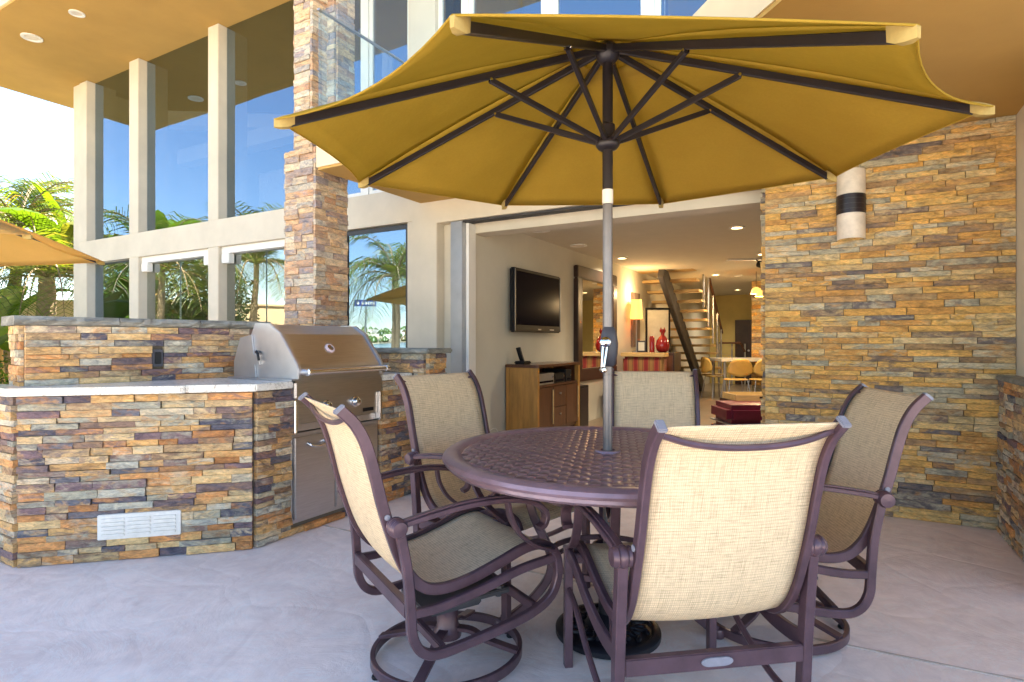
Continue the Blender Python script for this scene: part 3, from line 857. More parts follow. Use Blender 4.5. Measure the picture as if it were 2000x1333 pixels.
for yy in (y0 + .035, y1 - .035):
    MB().tube([(-2.80, yy, .965), (-2.728, yy, .965)], .020, 12).build('handle_bracket', M['steel2'], h, smooth=40)
    MB().lathe([(.001, -.018), (.021, -.014), (.021, .014), (.001, .018)], (-2.735, yy, .965), 14, Vector((0, 1, 0))).build('handle_end', M['chrome'], h, smooth=40)
nrm = Vector((.79, 0, .61)).normalized()
ec = Vector((-2.887, 2.688, 1.102)) + nrm * .006
M['emblem'] = mat('emblem_enamel', (.70, .55, .56), .3, var=.1, vscale=60)
em = MB().lathe([(.034, -.004), (.034, .002), (.030, .004), (.001, .004)], ec, 24, nrm).build('emblem', M['emblem'], gr, smooth=40)
em.scale = (1, 1, 1)
MB().lathe([(.022, .0045), (.022, .006), (.019, .006), (.019, .0045)], ec, 20, nrm).build('emblem_ring', M['chrome'], em)
# front: drip ledge, control panel, flanges
MB().box(-3.42, GA + .045, GB0 - .014, GB1 + .014, CT + .001, CT + .011).build('flange', M['steel2'], gr, bevel=.003)
MB().box(-3.0, GA + .055, GB0 + .004, GB1 - .004, .80, CT).build('drip_rail', M['steel'], gr, bevel=.012)
cpn = MB().box(-3.0, GA + .032, GB0 + .03, GB1 - .03, .655, .80).build('control_panel', M['steel'], gr, bevel=.004)
for yy in (GB0 + .006, GB1 - .030):
    MB().box(-3.0, GA + .052, yy, yy + .024, .60, .80).build('end_cap', M['chrome'], gr, bevel=.006)
MB().box(-3.0, GA + .012, GB0 + .03, GB1 - .03, .606, .650).build('lower_trim', M['steel2'], gr, bevel=.004)
for (px, py) in ((636, 793), (693, 785)):
    ky, kz = on_a(px, py, GA + .033)
    k_ = MB().lathe([(.036, 0), (.036, .008), (.028, .010), (.025, .034), (.018, .038), (.001, .038)], (GA + .033, ky, kz), 24, Vector((1, 0, 0))).build('knob', M['chrome'], gr, smooth=35)
    MB().box(GA + .066, GA + .073, ky - .003, ky + .003, kz, kz + .02).build('knob_mark', M['black'], k_)
by, bz = on_a(719, 800, GA + .033)
MB().box(GA + .0325, GA + .036, by - .05, by + .05, bz - .012, bz + .012).build('name_plate', M['black'], gr)
# doors below
cab = MB().box(-3.30, GA + .006, GB0 + .002, GB1 - .002, .058, .596).build('door_frame', M['steel2'], gr, bevel=.003)
half = (GB0 + GB1) / 2 - .035
for (a, b) in ((GB0 + .028, half - .003), (half + .003, GB1 - .028)):
    d = MB().box(GA + .007, GA + .027, a, b, .085, .572).build('door', M['steel'], gr, bevel=.005)
    c = (a + b) / 2
    hd = MB().tube([(GA + .027, c - .062, .530), (GA + .05, c - .056, .518), (GA + .056, c - .03, .508), (GA + .057, c, .505), (GA + .056, c + .03, .508), (GA + .05, c + .056, .518), (GA + .027, c + .062, .530)], .008, 10, True)
    hd.build('handle', M['chrome'], d, smooth=40)

# ================================================================== WALL SCONCE
sx0, _ = on_b(1630, 400, FB - .05); sx1, _ = on_b(1695, 400, FB - .05)
_, sz1 = on_b(1662, 332, FB - .1); _, sz0 = on_b(1662, 467, FB - .1)
sx0 += .012; sx1 -= .012
sco = empty('wall_sconce', ((sx0 + sx1) / 2, FB - .05, sz0), 0, 'half round white wall sconce with dark woven band on the slate wall', 'wall sconce')
def half_round(z0, z1, r_add, name, key, parent):
    m = MB(); w = (sx1 - sx0) / 2 + r_add; c = (sx0 + sx1) / 2
    rings = []
    for z in (z0, z1):
        outer = [(c - w * math.cos(math.pi * k / 20), FB - .045 - (.10 + r_add) * math.sin(math.pi * k / 20), z) for k in range(21)]
        inner = [(c - (w - .008) * math.cos(math.pi * k / 20), FB - .045 - (.092 + r_add) * math.sin(math.pi * k / 20), z) for k in range(20, -1, -1)]
        rings.append(outer + inner)
    m.ringsec(rings)
    return m.build(name, M[key], parent, smooth=40)
shade = half_round(sz0, sz1, 0, 'shade', 'ceramic', sco)
hz = sz1 - sz0
half_round(sz0 + hz * .365, sz0 + hz * .64, .003, 'band', 'strap', sco)
for k in range(3):
    half_round(sz0 + hz * (.42 + .075 * k), sz0 + hz * (.42 + .075 * k) + .004, .005, 'strap_line', 'darkframe', sco)
MB().box(sx0 + .05, sx1 - .05, FB - .06, FB - .02, sz0 + .1, sz1 - .1).build('mount', M['darkframe'], sco)

# ================================================================== TABLE
TX, TY = c2h(.377, 2.30)
TR, TZ = .648, .72
tb = empty('patio_table', (TX, TY, 0), 0, 'round bronze cast metal patio table with woven pattern top and umbrella pole through it', 'table')
MB().lathe([(.035, TZ - .0085), (TR - .075, TZ - .0085), (TR - .07, TZ - .004), (TR - .05, TZ + .004), (TR - .02, TZ + .004), (TR - .004, TZ - .006), (TR, TZ - .018), (TR - .006, TZ - .028), (TR - .02, TZ - .032), (TR - .018, TZ - .042), (TR - .03, TZ - .052), (TR - .06, TZ - .052), (TR - .08, TZ - .03), (.035, TZ - .03)], (TX, TY, 0), 96).build('rim', M['bronze2'], tb, smooth=35)
wv = MB()
cell = .034; nn = int(TR / cell) + 1
ang = R(20); ca, sa = math.cos(ang), math.sin(ang)
for i in range(-nn, nn + 1):
    for j in range(-nn, nn + 1):
        cx, cy = i * cell, j * cell
        if cx * cx + cy * cy > (TR - .082) ** 2 or cx * cx + cy * cy < .045 ** 2: continue
        along_x = (i + j) % 2 == 0
        L_, W_ = cell * 1.06, cell * .97
        rows = []
        for k in range(5):
            t = k / 4 - .5
            zz = TZ - .0075 + .0045 * math.cos(t * math.pi) ** .8 if abs(t) < .5 else TZ - .0075
            rows.append((t * L_, zz))
        o = len(wv.v)
        for (t, zz) in rows:
            for w_ in (-W_ / 2, W_ / 2):
                x, y = (cx + t, cy + w_) if along_x else (cx + w_, cy + t)
                wv.v.append(Vector((TX + x * ca - y * sa, TY + x * sa + y * ca, zz)))
        for k in range(4):
            f = (o + 2 * k, o + 2 * k + 1, o + 2 * k + 3, o + 2 * k + 2)
            wv.f.append(f if not along_x else f[::-1])
o = wv.build('woven_top', M['bronze2'], tb, smooth=60); o['kind'] = 'stuff'
MB().lathe([(.030, TZ - .008), (.030, TZ + .002), (.048, TZ + .002), (.052, TZ - .006), (.052, TZ - .011), (.030, TZ - .011)], (TX, TY, 0), 24).build('hole_collar', M['bronze2'], tb, smooth=40)
feet = []
for k in range(4):
    a = R(25) + k * math.pi / 2
    c, s_ = math.cos(a), math.sin(a)
    def P(r, z): return (TX + c * r, TY + s_ * r, z)
    MB().sweep([P(.34, TZ - .04), P(.33, .60), P(.29, .45), P(.23, .32), P(.23, .22), P(.30, .12), P(.38, .05), P(.42, .035)], .032, .032, side=(-s_, c, 0), n=5).build('leg', M['bronze'], tb, smooth=40)
    MB().lathe([(.001, 0), (.022, .002), (.028, .018), (.022, .036), (.001, .044)], P(.425, 0), 14).build('foot', M['bronze'], tb, smooth=40)
    MB().sweep([P(.24, .28), P(.15, .33), P(.05, .34)], .012, .03, side=(0, 0, 1), n=4).build('brace', M['bronze'], tb, smooth=40)
    MB().sweep([P(.31, .55), P(.18, .50), P(.05, .52)], .012, .03, side=(0, 0, 1), n=4).build('brace', M['bronze'], tb, smooth=40)
for z, r_ in ((.52, .055), (.34, .055), (.30, .235)):
    MB().sweep([(TX + r_ * math.cos(2 * math.pi * k / 12), TY + r_ * math.sin(2 * math.pi * k / 12), z) for k in range(12)], .022, .010, side=(0, 0, 1), closed=True, n=3).build('ring_brace', M['bronze'], tb, smooth=40)

# ================================================================== UMBRELLA BASE
ub = empty('umbrella_stand', (TX, TY, 0), 0, 'black ornate cast iron umbrella base on the floor under the table', 'umbrella base')
MB().lathe([(.19, 0), (.205, .004), (.205, .022), (.195, .032), (.18, .034), (.17, .024), (.09, .040), (.06, .07), (.036, .085), (.034, .34), (.0275, .345)], (TX, TY, 0), 48).build('plate', M['iron'], ub, smooth=40)
for k in range(14):
    a = 2 * math.pi * k / 14
    pts = [(TX + (.128 + .034 * math.cos(t)) * math.cos(a + .16 * math.sin(t)), TY + (.128 + .034 * math.cos(t)) * math.sin(a + .16 * math.sin(t)), .037 + .004 * math.sin(3 * t)) for t in [2 * math.pi * q / 10 for q in range(9)]]
    MB().tube(pts, .008, 6, True, 3).build('scroll', M['iron'], ub, smooth=60)

# ================================================================== UMBRELLAS
def umbrella(name, label, cx, cy, tips, hub_z, runner_z, pole, canopy_key, joint_f=.40, floor_z=0, detail=True, taut=()):
    u = empty(name, (cx, cy, floor_z), 0, label, 'umbrella')
    n = len(tips)
    T = [Vector(t) for t in tips]
    C = Vector((cx, cy, 0))
    hubc = Vector((cx, cy, hub_z))
    # canopy panels
    vent_f = .12
    for k in range(n):
        A, B = T[k], T[(k + 1) % n]
        sc_k = .012 if k in taut else .058
        sg_k = -.012 if k in taut else .016
        def fn(s, t, A=A, B=B, sc_k=sc_k, sg_k=sg_k):
            f = vent_f + (1 - vent_f) * s
            top = hubc + Vector((0, 0, .035))
            pa = top.lerp(A + Vector((0, 0, .022)), f); pb = top.lerp(B + Vector((0, 0, .022)), f)
            p = pa.lerp(pb, t)
            w = 4 * t * (1 - t)
            ctr = (A + B) / 2 - hubc; ctr.z = 0
            p = p - ctr.normalized() * (sc_k * w * s ** 4) + Vector((0, 0, -sg_k * w * s))   # scalloped hem and sag
            p = p + Vector((0, 0, .018 * math.sin(math.pi * s) * (1)))
            return p
        g = MB().grid(fn, 14, 10)
        pn = g.build('canopy_panel', M[canopy_key], u, smooth=60, solid=.003)
        hm = [Vector(fn(1, q / 12)) for q in range(13)]
        MB().tube(hm, .0028, 6).build('hem', M[canopy_key], pn, smooth=60)
    # vent cap
    rg = []
    cap = MB()
    for k in range(n):
        A, B = T[k], T[(k + 1) % n]
        def fc(s, t, A=A, B=B):
            top = hubc + Vector((0, 0, .068)); f = .20 * s
            d1, d2 = A - hubc, B - hubc
            p = top + (d1 * f).lerp(d2 * f, t)
            return p + Vector((0, 0, -.01 * 4 * t * (1 - t) * s))
        cap.grid(fc, 4, 4)
    cap.build('vent_cap', M[canopy_key], u, smooth=60, solid=.003)
    # ribs, struts, tip pockets
    for k in range(n):
        d = T[k] - hubc
        side = Vector((-d.y, d.x, 0)).normalized()
        a0 = hubc + Vector((d.x, d.y, 0)).normalized() * .035 + Vector((0, 0, -.005))
        rb = MB().sweep([a0, T[k] - d * .035], .017, .026, side=side, smooth=False).build('rib', M['rib'], u, smooth=40)
        J = hubc.lerp(T[k], joint_f) + Vector((0, 0, -.012))
        dr = Vector((d.x, d.y, 0)).normalized()
        st = MB().sweep([C + dr * .038 + Vector((0, 0, runner_z + .012)), J], .015, .021, side=side, smooth=False).build('strut', M['rib'], u, smooth=40)
        if detail:
            for sgn in (-1, 1):
                MB().lathe([(.0055, 0), (.0055, .003), (.001, .004)], J + side * sgn * .0095, 8, side * sgn).build('rivet', M['chrome'], st)
        e = T[k] - d.normalized() * .066
        dn = d.normalized()
        upv = Vector((0, 0, 1))
        pk = MB()
        prof = []
        for q, (w, hh) in enumerate(((.011, .012), (.015, .016), (.014, .012), (.006, .003))):
            p = e + dn * (.0225 * q)
            prof.append([p + side * w + upv * .022, p + side * w * .8 - upv * hh, p - side * w * .8 - upv * hh, p - side * w + upv * .022])
        pk.ringsec(prof).build('tip_pocket', M['hem'], u, smooth=30)
    MB().lathe([(.020, -.055), (.030, -.05), (.044, -.03), (.050, -.012), (.050, .006), (.036, .016), (.024, .03)], hubc, 24).build('hub', M['rib'], u, smooth=40)
    MB().lathe([(.021, -.025), (.036, -.02), (.047, -.006), (.047, .008), (.040, .018), (.030, .024), (.029, .075), (.021, .08)], (cx, cy, runner_z), 24).build('runner', M['rib'], u, smooth=40)
    MB().lathe([(.001, .119), (.016, .115), (.028, .102), (.025, .09), (.014, .084), (.012, .06)], hubc, 16).build('finial', M['rib'], u, smooth=40)
    for (z0, z1, r_, key, nm) in pole:
        MB().tube([(cx, cy, z0), (cx, cy, z1)], r_, 20).build(nm, M[key], u, smooth=40)
    return u
tippx = [(980, 405), (1287, 402), (1635, 350), (1945, 215), (1795, 60), (880, 40), (540, 240), (705, 362)]
HT, UR, UPH = .724, 1.217, 1.934
tl = []
for k, (px, py) in enumerate(tippx):
    a = UPH - k * math.pi / 4
    X, Y = .377 + UR * math.cos(a), 2.3 + UR * math.sin(a)
    z = EYE + (667 - py) / FPX * Y
    h_ = c2h(X, Y)
    tl.append((h_[0], h_[1], z - .012))
um = umbrella('patio_umbrella', 'large open gold canopy market umbrella standing through the round patio table', TX, TY, tl, 2.295, 1.925,
     [(1.745, 2.29, .0205, 'rib', 'upper_pole'), (1.69, 1.745, .0215, 'label', 'label_sleeve'), (1.02, 1.689, .0195, 'pole', 'pole'), (.346, 1.019, .0185, 'pole', 'lower_pole')], 'canopy', taut=(4,))
ck = MB()
cf = Vector((*c2h(0, -1), 0)); cs = Vector((*c2h(1, 0), 0))
pc = Vector((TX, TY, 0))
rg = []
for z, w, d in ((1.050, .018, .016), (1.06, .026, .026), (1.10, .034, .040), (1.14, .036, .042), (1.175, .031, .034), (1.20, .024, .024), (1.205, .02, .02)):
    rg.append([pc + cs * (w * math.cos(t) + .004) + cf * (d * math.sin(t) + .008) + Vector((0, 0, z)) for t in [2 * math.pi * q / 16 for q in range(16)]])
ch_ = ck.ringsec(rg).build('crank_housing', M['rubber'], um, smooth=50)
q0 = pc + cf * .055 + cs * -.018 + Vector((0, 0, 1.145)); q1 = pc + cf * .062 + cs * -.030 + Vector((0, 0, 1.040))
for off in (-.009, .009):
    MB().sweep([q0 + cs * off, q1 + cs * off * .4], .007, .009, side=cs, smooth=False).build('crank_arm', M['chrome'], ch_, smooth=40)
MB().lathe([(.001, -.02), (.02, -.018), (.021, .004), (.014, .010), (.001, .011)], q0, 16, cf).build('crank_boss', M['chrome'], ch_, smooth=40)
MB().lathe([(.001, -.004), (.012, -.003), (.012, .034), (.008, .04), (.001, .041)], q1, 14, cf).build('crank_knob', M['chrome'], ch_, smooth=40)

# the umbrella on the left by the garden
UX, UY = c2h(-4.35, 3.97)
tl2 = []
for k in range(6):
    a = math.atan2(.99, .88) + k * math.pi / 3
    h_ = c2h(-4.35 + 1.33 * math.cos(a), 3.97 + 1.33 * math.sin(a))
    tl2.append((h_[0], h_[1], 1.80))
umbrella('garden_umbrella', 'amber lit umbrella at the left edge by the palms', UX, UY, tl2[::-1], 2.26, 1.85, [(0, 2.25, .02, 'rib', 'pole')], 'canopy2', detail=False)
b2 = empty('umbrella_stand', (UX, UY, 0), 0, 'round dark base of the left umbrella behind the kitchen island', 'umbrella base')
MB().lathe([(.24, 0), (.25, .02), (.22, .05), (.05, .08), (.03, .25), (.021, .25)], (UX, UY, 0), 32).build('plate', M['iron'], b2, smooth=40)
WM[um.name] = Matrix.Translation((TX, TY, 0))

# ================================================================== CHAIRS
PROF = [(-.455, .95), (-.412, .905), (-.378, .84), (-.352, .75), (-.330, .66), (-.300, .56), (-.268, .475), (-.232, .415), (-.185, .375), (-.12, .362), (-.03, .372), (.08, .402), (.17, .430), (.235, .436), (.285, .418), (.305, .385)]
def chair(name, label, pos, heading, swivel=False, scale=1.0, group='patio chairs round the table'):
    t = empty(name, (pos[0], pos[1], 0), heading, label, 'chair', group, scale)
    t.scale = (scale * .945, scale, scale)
    def B(nm, m, key, par=None, smooth=40, **k): return m.build(nm, M[key], par or t, smooth=smooth, world=False, **k)
    S3 = [Vector((0, y, z)) for y, z in PROF]
    fine = cr(S3, 4)
    cum = [0]
    for i in range(1, len(fine)): cum.append(cum[-1] + (fine[i] - fine[i - 1]).length)
    nf = len(fine) - 1
    def sl(u, v):
        p = fine[round(u * nf)]
        i = round(u * nf)
        tg = (fine[min(nf, i + 1)] - fine[max(0, i - 1)]).normalized()
        nr = Vector((0, -tg.z, tg.y))          # behind / below the sling
        sag = .014 * (1 - (2 * v - 1) ** 2) * math.sin(math.pi * min(1, max(0, u)))
        q = p + nr * sag * -1
        return Vector((.475 * (v - .5), q.y, q.z))
    g = MB().grid(sl, nf, 10)
    for k_, (u, v) in list(g.uv.items()): g.uv[k_] = (v, cum[round(u * nf)] / cum[-1] * 2.4)
    B('sling', g, 'sling', smooth=60, solid=.003)
    for sx in (-1, 1):
        X = .25 * sx
        rl = B('side_rail', MB().sweep([(X, y, z) for y, z in PROF], .023, .034, side=(1, 0, 0), n=4), 'bronze')
        m = MB(); m.obox((X, -.458, .952), (.025, .036, .012), M=Matrix.Rotation(R(38), 3, 'X'))
        B('end_cap', m, 'capgrey', rl, smooth=0, bevel=.003)
        B('piping', MB().tube([(X * .955, p.y + .004, p.z + .003) for p in fine[::2]], .0035, 6), 'darkframe', rl)
        B('rivet', MB().lathe([(.009, 0), (.009, .004), (.001, .006)], (X + .013 * sx, -.318, .62), 10, Vector((sx, 0, 0))), 'capgrey', rl)
    B('top_bow', MB().tube([(-.242, -.432, .928), (-.16, -.437, .905), (-.06, -.437, .893), (.06, -.437, .893), (.16, -.437, .905), (.242, -.432, .928)], .0085, 8, True), 'bronze')
    B('seat_bar', MB().tube([(-.245, .09, .388), (-.1, .09, .372), (.1, .09, .372), (.245, .09, .388)], .010, 8, True), 'bronze')
    for sx in (-1, 1):
        X = .287 * sx
        arm = B('arm', MB().sweep([(X, -.29, .597), (X * 1.01, -.20, .612), (X * 1.03, -.06, .628), (X * 1.05, .08, .626), (X * 1.06, .18, .602), (X * 1.06, .232, .562), (X * 1.06, .228, .525), (X * 1.06, .205, .512)], .038, .016, side=(1, 0, 0), n=5), 'bronze')
        B('arm_ridge', MB().sweep([(X * 1.0, -.28, .609), (X * 1.01, -.20, .6235), (X * 1.03, -.06, .6395), (X * 1.05, .08, .6375), (X * 1.06, .185, .612), (X * 1.06, .242, .566)], .018, .006, side=(1, 0, 0), n=4), 'bronze', arm)
        B('arm_knob', MB().lathe([(.001, -.034), (.024, -.032), (.029, -.018), (.025, -.012), (.030, -.004), (.030, .006), (.025, .012), (.028, .02), (.022, .032), (.001, .034)], (X, -.295, .592), 16, Vector((1, 0, 0))), 'bronze', arm)
        B('arm_support', MB().sweep([(X * 1.04, .085, .617), (X * 1.04, .098, .56), (X * 1.03, .135, .50), (X * 1.01, .195, .452), (X, .25, .428), (X, .285, .415)], .030, .012, side=(1, 0, 0), n=5), 'bronze')
        if not swivel:
            B('leg', MB().sweep([(X, -.245, 0), (X, -.262, .3), (X, -.288, .585)], .030, .034, side=(1, 0, 0), n=3, ch=.15), 'bronze')
            B('leg', MB().sweep([(X, .268, 0), (X, .265, .425)], .030, .030, side=(1, 0, 0), smooth=False, ch=.15), 'bronze')
            B('apron', MB().sweep([(X, .255, .405), (X, .17, .388), (X, .05, .345), (X, -.08, .315), (X, -.18, .31), (X, -.255, .318)], .016, .046, side=(1, 0, 0), n=4), 'bronze')
            B('brace', MB().tube([(X, .255, .275), (X, .17, .255), (X, .05, .19), (X, -.10, .135), (X, -.245, .125)], .011, 8, True), 'bronze')
        else:
            B('side_frame', MB().sweep([(X, -.288, .585), (X, -.262, .45), (X, -.252, .33), (X, -.245, .25), (X, -.21, .195), (X, -.14, .178), (X, .05, .196), (X, .19, .222), (X, .268, .262), (X, .298, .325), (X, .295, .385), (X, .275, .425)], .027, .030, side=(1, 0, 0), n=5), 'bronze')
            B('seat_rail', MB().sweep([(X, -.25, .322), (X, -.15, .322), (X, 0, .345), (X, .14, .378), (X, .285, .392)], .023, .028, side=(1, 0, 0), n=4), 'bronze')
    if not swivel:
        cb = B('cross_bar', MB().box(-.272, .272, -.278, -.252, .265, .312), 'bronze', smooth=0, bevel=.003)
        m = MB()
        prof = []
        for y in (-.2785, -.283):
            prof.append([(.030 * math.cos(a) + (.018 if math.cos(a) > 0 else -.018), y, .289 + .012 * math.sin(a)) for a in [2 * math.pi * q / 20 + .01 for q in range(20)]])
        m.ringsec(prof); B('badge', m, 'capgrey', cb)
        B('front_bar', MB().box(-.272, .272, .252, .272, .365, .40), 'bronze', smooth=0, bevel=.003)
    else:
        B('cross_bar', MB().box(-.272, .272, -.266, -.240, .305, .350), 'bronze', smooth=0, bevel=.003)
        B('front_bar', MB().box(-.272, .272, .20, .222, .213, .245), 'bronze', smooth=0, bevel=.003)
        B('rear_bar', MB().box(-.272, .272, -.15, -.128, .165, .195), 'bronze', smooth=0, bevel=.003)
        mech = B('rocker_plate', MB().box(-.11, .11, -.14, .21, .225, .243), 'steelstr', smooth=0, bevel=.004)
        B('spring_block', MB().box(-.085, .085, -.10, .10, .195, .224), 'steelstr', mech, smooth=0, bevel=.008)
        for sx in (-1, 1):
            B('bolt', MB().lathe([(.012, -.03), (.012, .0), (.022, .002), (.022, .012), (.001, .014)], (.08 * sx, .17, .24), 8), 'steelstr', mech)
        B('hub', MB().lathe([(.05, .075), (.055, .10), (.040, .12), (.040, .19), (.055, .195), (.055, .2)], (0, 0, 0), 20), 'bronze')
        Rr = .268
        B('base_ring', MB().sweep([(Rr * math.cos(2 * math.pi * k / 24), Rr * math.sin(2 * math.pi * k / 24), .028) for k in range(24)], .034, .018, side=(0, 0, 1), closed=True, n=3), 'bronze')
        for k in range(4):
            a = R(45) + k * math.pi / 2; c, s_ = math.cos(a), math.sin(a)
            B('spoke', MB().sweep([(c * .03, s_ * .03, .108), (c * .09, s_ * .09, .105), (c * .14, s_ * .14, .08), (c * .19, s_ * .19, .066), (c * Rr, s_ * Rr, .048)], .036, .014, side=(-s_, c, 0), n=4), 'bronze')
        for k in range(4):
            a = k * math.pi / 2; B('glide', MB().lathe([(.014, 0), (.016, .006), (.014, .012)], (Rr * math.cos(a), Rr * math.sin(a), 0), 10), 'black')
    return t
chair('patio_chair', 'stationary sling chair nearest the camera, seen from behind with an oval badge', c2h(.508, 1.845), hdir(-.155, .988), False, 1.0)
chair('swivel_chair', 'swivel sling chair on the left in front of the grill, in side view', c2h(-.235, 2.13), hdir(.85, .525), True, 1.0)
chair('swivel_chair', 'swivel sling chair on the right in front of the golden slate wall', c2h(1.055, 2.37), hdir(-1, .12), True, 1.0)
chair('patio_chair', 'sling chair behind the table on the left, next to the kitchen island', c2h(-.045, 2.70), hdir(.75, -.66), False, 1.03)
chair('patio_chair', 'sling chair on the far side of the table before the door opening', c2h(.76, 3.02), hdir(-.17, -.98), False, 1.02)

# ================================================================== INTERIOR
WA = -3.1625
def lamp_light(name, loc, power, col=(1, .72, .38), size=.06):
    ld = bpy.data.lights.new(name, 'POINT'); ld.energy = power * .25; ld.color = col; ld.shadow_soft_size = size
    l = bpy.data.objects.new(name, ld); COL.objects.link(l); l.location = loc
    return l
tv = empty('television', (WA + .04, 5.98, 1.25), 0, 'black flat screen television mounted on the interior wall', 'television')
MB().box(WA + .003, WA + .05, 5.6, 6.35, 1.4, 1.8).build('wall_mount', M['black'], tv)
MB().box(WA + .051, WA + .115, 5.40, 6.555, 1.247, 1.94).build('casing', M['black'], tv, bevel=.012)
MB().box(WA + .1152, WA + .118, 5.445, 6.51, 1.325, 1.905).build('screen', M['screen'], tv)
for yy in (5.404, 6.541): MB().box(WA + .1153, WA + .120, yy, yy + .010, 1.262, 1.925).build('trim', M['alu'], tv)
MB().box(WA + .1153, WA + .119, 5.95, 6.02, 1.275, 1.288).build('maker_mark', M['alu'], tv)
MB().box(WA + .1153, WA + .119, 6.25, 6.36, 1.277, 1.286).build('sticker', M['white'], tv)
# cabinet
X0, X1, Y0, Y1, CZ = WA + .02, -2.762, 5.38, 6.48, .90
cb = empty('media_cabinet', (X0, Y0, .012), 0, 'red brown wooden media cabinet with its lit side coloured orange, below the television', 'cabinet')
MB().box(X0, X1 + .015, Y0 - .015, Y1 + .015, CZ - .03, CZ).build('top', M['wood2'], cb, bevel=.004)
MB().box(X0, X1, Y0, Y0 + .03, .10, CZ - .031).build('side_panel', M['wood'], cb)  # near side painted orange for the light on it
for (a, b) in ((X0, X0 + .045), (X1 - .048, X1 + .002)): MB().box(a, b, Y0 - .006, Y0 + .04, .013, CZ - .032).build('leg', M['wood'], cb, bevel=.003)
MB().box(X0 + .05, X1 - .05, Y0 - .005, Y0 + .0, .13, .18).box(X0 + .05, X1 - .05, Y0 - .005, Y0, CZ - .1, CZ - .04).build('side_frame', M['wood'], cb)
for (a, b) in ((X0, X0 + .045), (X1 - .048, X1 + .002)): MB().box(a, b, Y1 - .04, Y1 + .006, .013, CZ - .032).build('leg', M['wood'], cb, bevel=.003)
MB().box(X0, X1, Y1 - .03, Y1, .10, CZ - .031).build('side_panel', M['wood2'], cb)
MB().box(X0, X1 - .03, Y0 + .03, Y1 - .03, .16, .19).box(X0, X1 - .02, Y0 + .03, Y1 - .03, .655, .68).box(X0, X0 + .02, Y0 + .031, Y1 - .031, .19, .86).build('carcass', M['wood2'], cb)
W3 = (Y1 - Y0 - .08) / 3
for k in range(3):
    a = Y0 + .04 + W3 * k
    if k == 1:
        for z0, z1 in ((.20, .42), (.425, .65)):
            d = MB().box(X1 - .03, X1 - .004, a + .004, a + W3 - .004, z0, z1).build('drawer', M['wood2'], cb, bevel=.003)
            MB().lathe([(.006, 0), (.006, .012), (.014, .016), (.001, .022)], (X1 - .004, a + W3 / 2, (z0 + z1) / 2 + .03), 12, Vector((1, 0, 0))).build('knob', M['alu'], d, smooth=40)
    else:
        d = MB().box(X1 - .03, X1 - .004, a + .004, a + W3 - .004, .20, .65).build('door', M['wood2'], cb, bevel=.003)
        hy = a + W3 - .03 if k == 0 else a + W3 - .03
        MB().tube([(X1 + .012, hy, .25), (X1 + .012, hy, .62)], .008, 8).build('handle', M['lightwood'], d, smooth=40)
for nm, lb, (a, b), z1, key in (('disc_player', 'silver disc player on the left of the cabinet shelf', (Y0 + .06, Y0 + .48), .80, 'alu'), ('receiver', 'black receiver box on the right of the cabinet shelf', (Y0 + .50, Y0 + .76), .79, 'black'), ('speaker_box', 'small black speaker at the right end of the cabinet shelf', (Y0 + .79, Y0 + .95), .82, 'black')):
    e = empty(nm, (X1 - .2, a, .681), 0, lb, 'electronics')
    MB().box(X0 + .06, X1 - .04, a, b, .681, z1).build('case', M[key], e, bevel=.005)
    MB().box(X1 - .0398, X1 - .036, a + .03, b - .03, .70, .72).build('display', M['screen'], e)
    MB().lathe([(.012, 0), (.012, .012), (.001, .013)], (X1 - .04, b - .05, .755), 12, Vector((1, 0, 0))).build('knob', M['chrome'], e)
ph = empty('cordless_phone', (-3.02, 5.55, CZ), 0, 'black cordless phone standing in its charger on the cabinet', 'phone')
MB().box(-3.09, -2.96, 5.46, 5.62, CZ + .001, CZ + .035).build('charger', M['black'], ph, bevel=.01)
MB().sweep([(-3.03, 5.54, CZ + .03), (-3.045, 5.52, CZ + .10), (-3.06, 5.50, CZ + .18)], .05, .025, side=(1, 0, 0), n=3).build('handset', M['black'], ph, smooth=40)
# leaning mirror
mi = empty('wall_mirror', (WA + .03, 7.95, .6), 0, 'tall mirror in a wide espresso frame on the interior wall', 'mirror')
my0, my1, mz0, mz1, fw = 7.20, 8.75, .60, 2.17, .17
for (a, b, c, d) in ((my0, my1, mz1 - fw, mz1), (my0, my1, mz0, mz0 + fw), (my0, my0 + fw, mz0 + fw, mz1 - fw), (my1 - fw, my1, mz0 + fw, mz1 - fw)):
    MB().box(WA + .003, WA + .07, a, b, c, d).build('frame', M['espresso'], mi, bevel=.012)
MB().box(WA + .004, WA + .035, my0 + fw, my1 - fw, mz0 + fw, mz1 - fw).build('glass', M['mirror'], mi)
sb = empty('subwoofer', (-2.95, 6.75, .012), 0, 'dark box standing on the floor right of the cabinet', 'speaker')
MB().box(WA + .03, -2.80, 6.56, 6.86, .013, .60).build('case', M['black'], sb, bevel=.006)
MB().box(-2.7999, -2.795, 6.58, 6.84, .04, .57).build('grille', M['strap'], sb)
# striped sofa, console, lamp, vase, painting, panel
sf = empty('striped_sofa', (-2.7, 8.6, .012), 0, 'red and gold striped sofa with a pale wood rail beside the mirror', 'sofa')
MB().box(-3.08, -2.42, 8.15, 9.15, .10, .45).build('seat', M['stripe'], sf, bevel=.04)
MB().box(-3.08, -2.42, 8.95, 9.16, .451, .90).build('backrest', M['stripe'], sf, bevel=.03)
MB().box(-3.10, -2.40, 8.92, 9.18, .902, .965).build('wood_rail', M['lightwood'], sf, bevel=.008)
for xx in (-3.05, -2.47):
    for yy in (8.18, 9.10): MB().box(xx, xx + .05, yy, yy + .05, .013, .10).build('leg', M['espresso'], sf)
co = empty('console', (-2.75, 9.55, .012), 0, 'dark wooden console with drawers beyond the sofa', 'console')
MB().box(-3.12, -2.36, 9.35, 9.80, .12, .96).build('body', M['espresso'], co, bevel=.006)
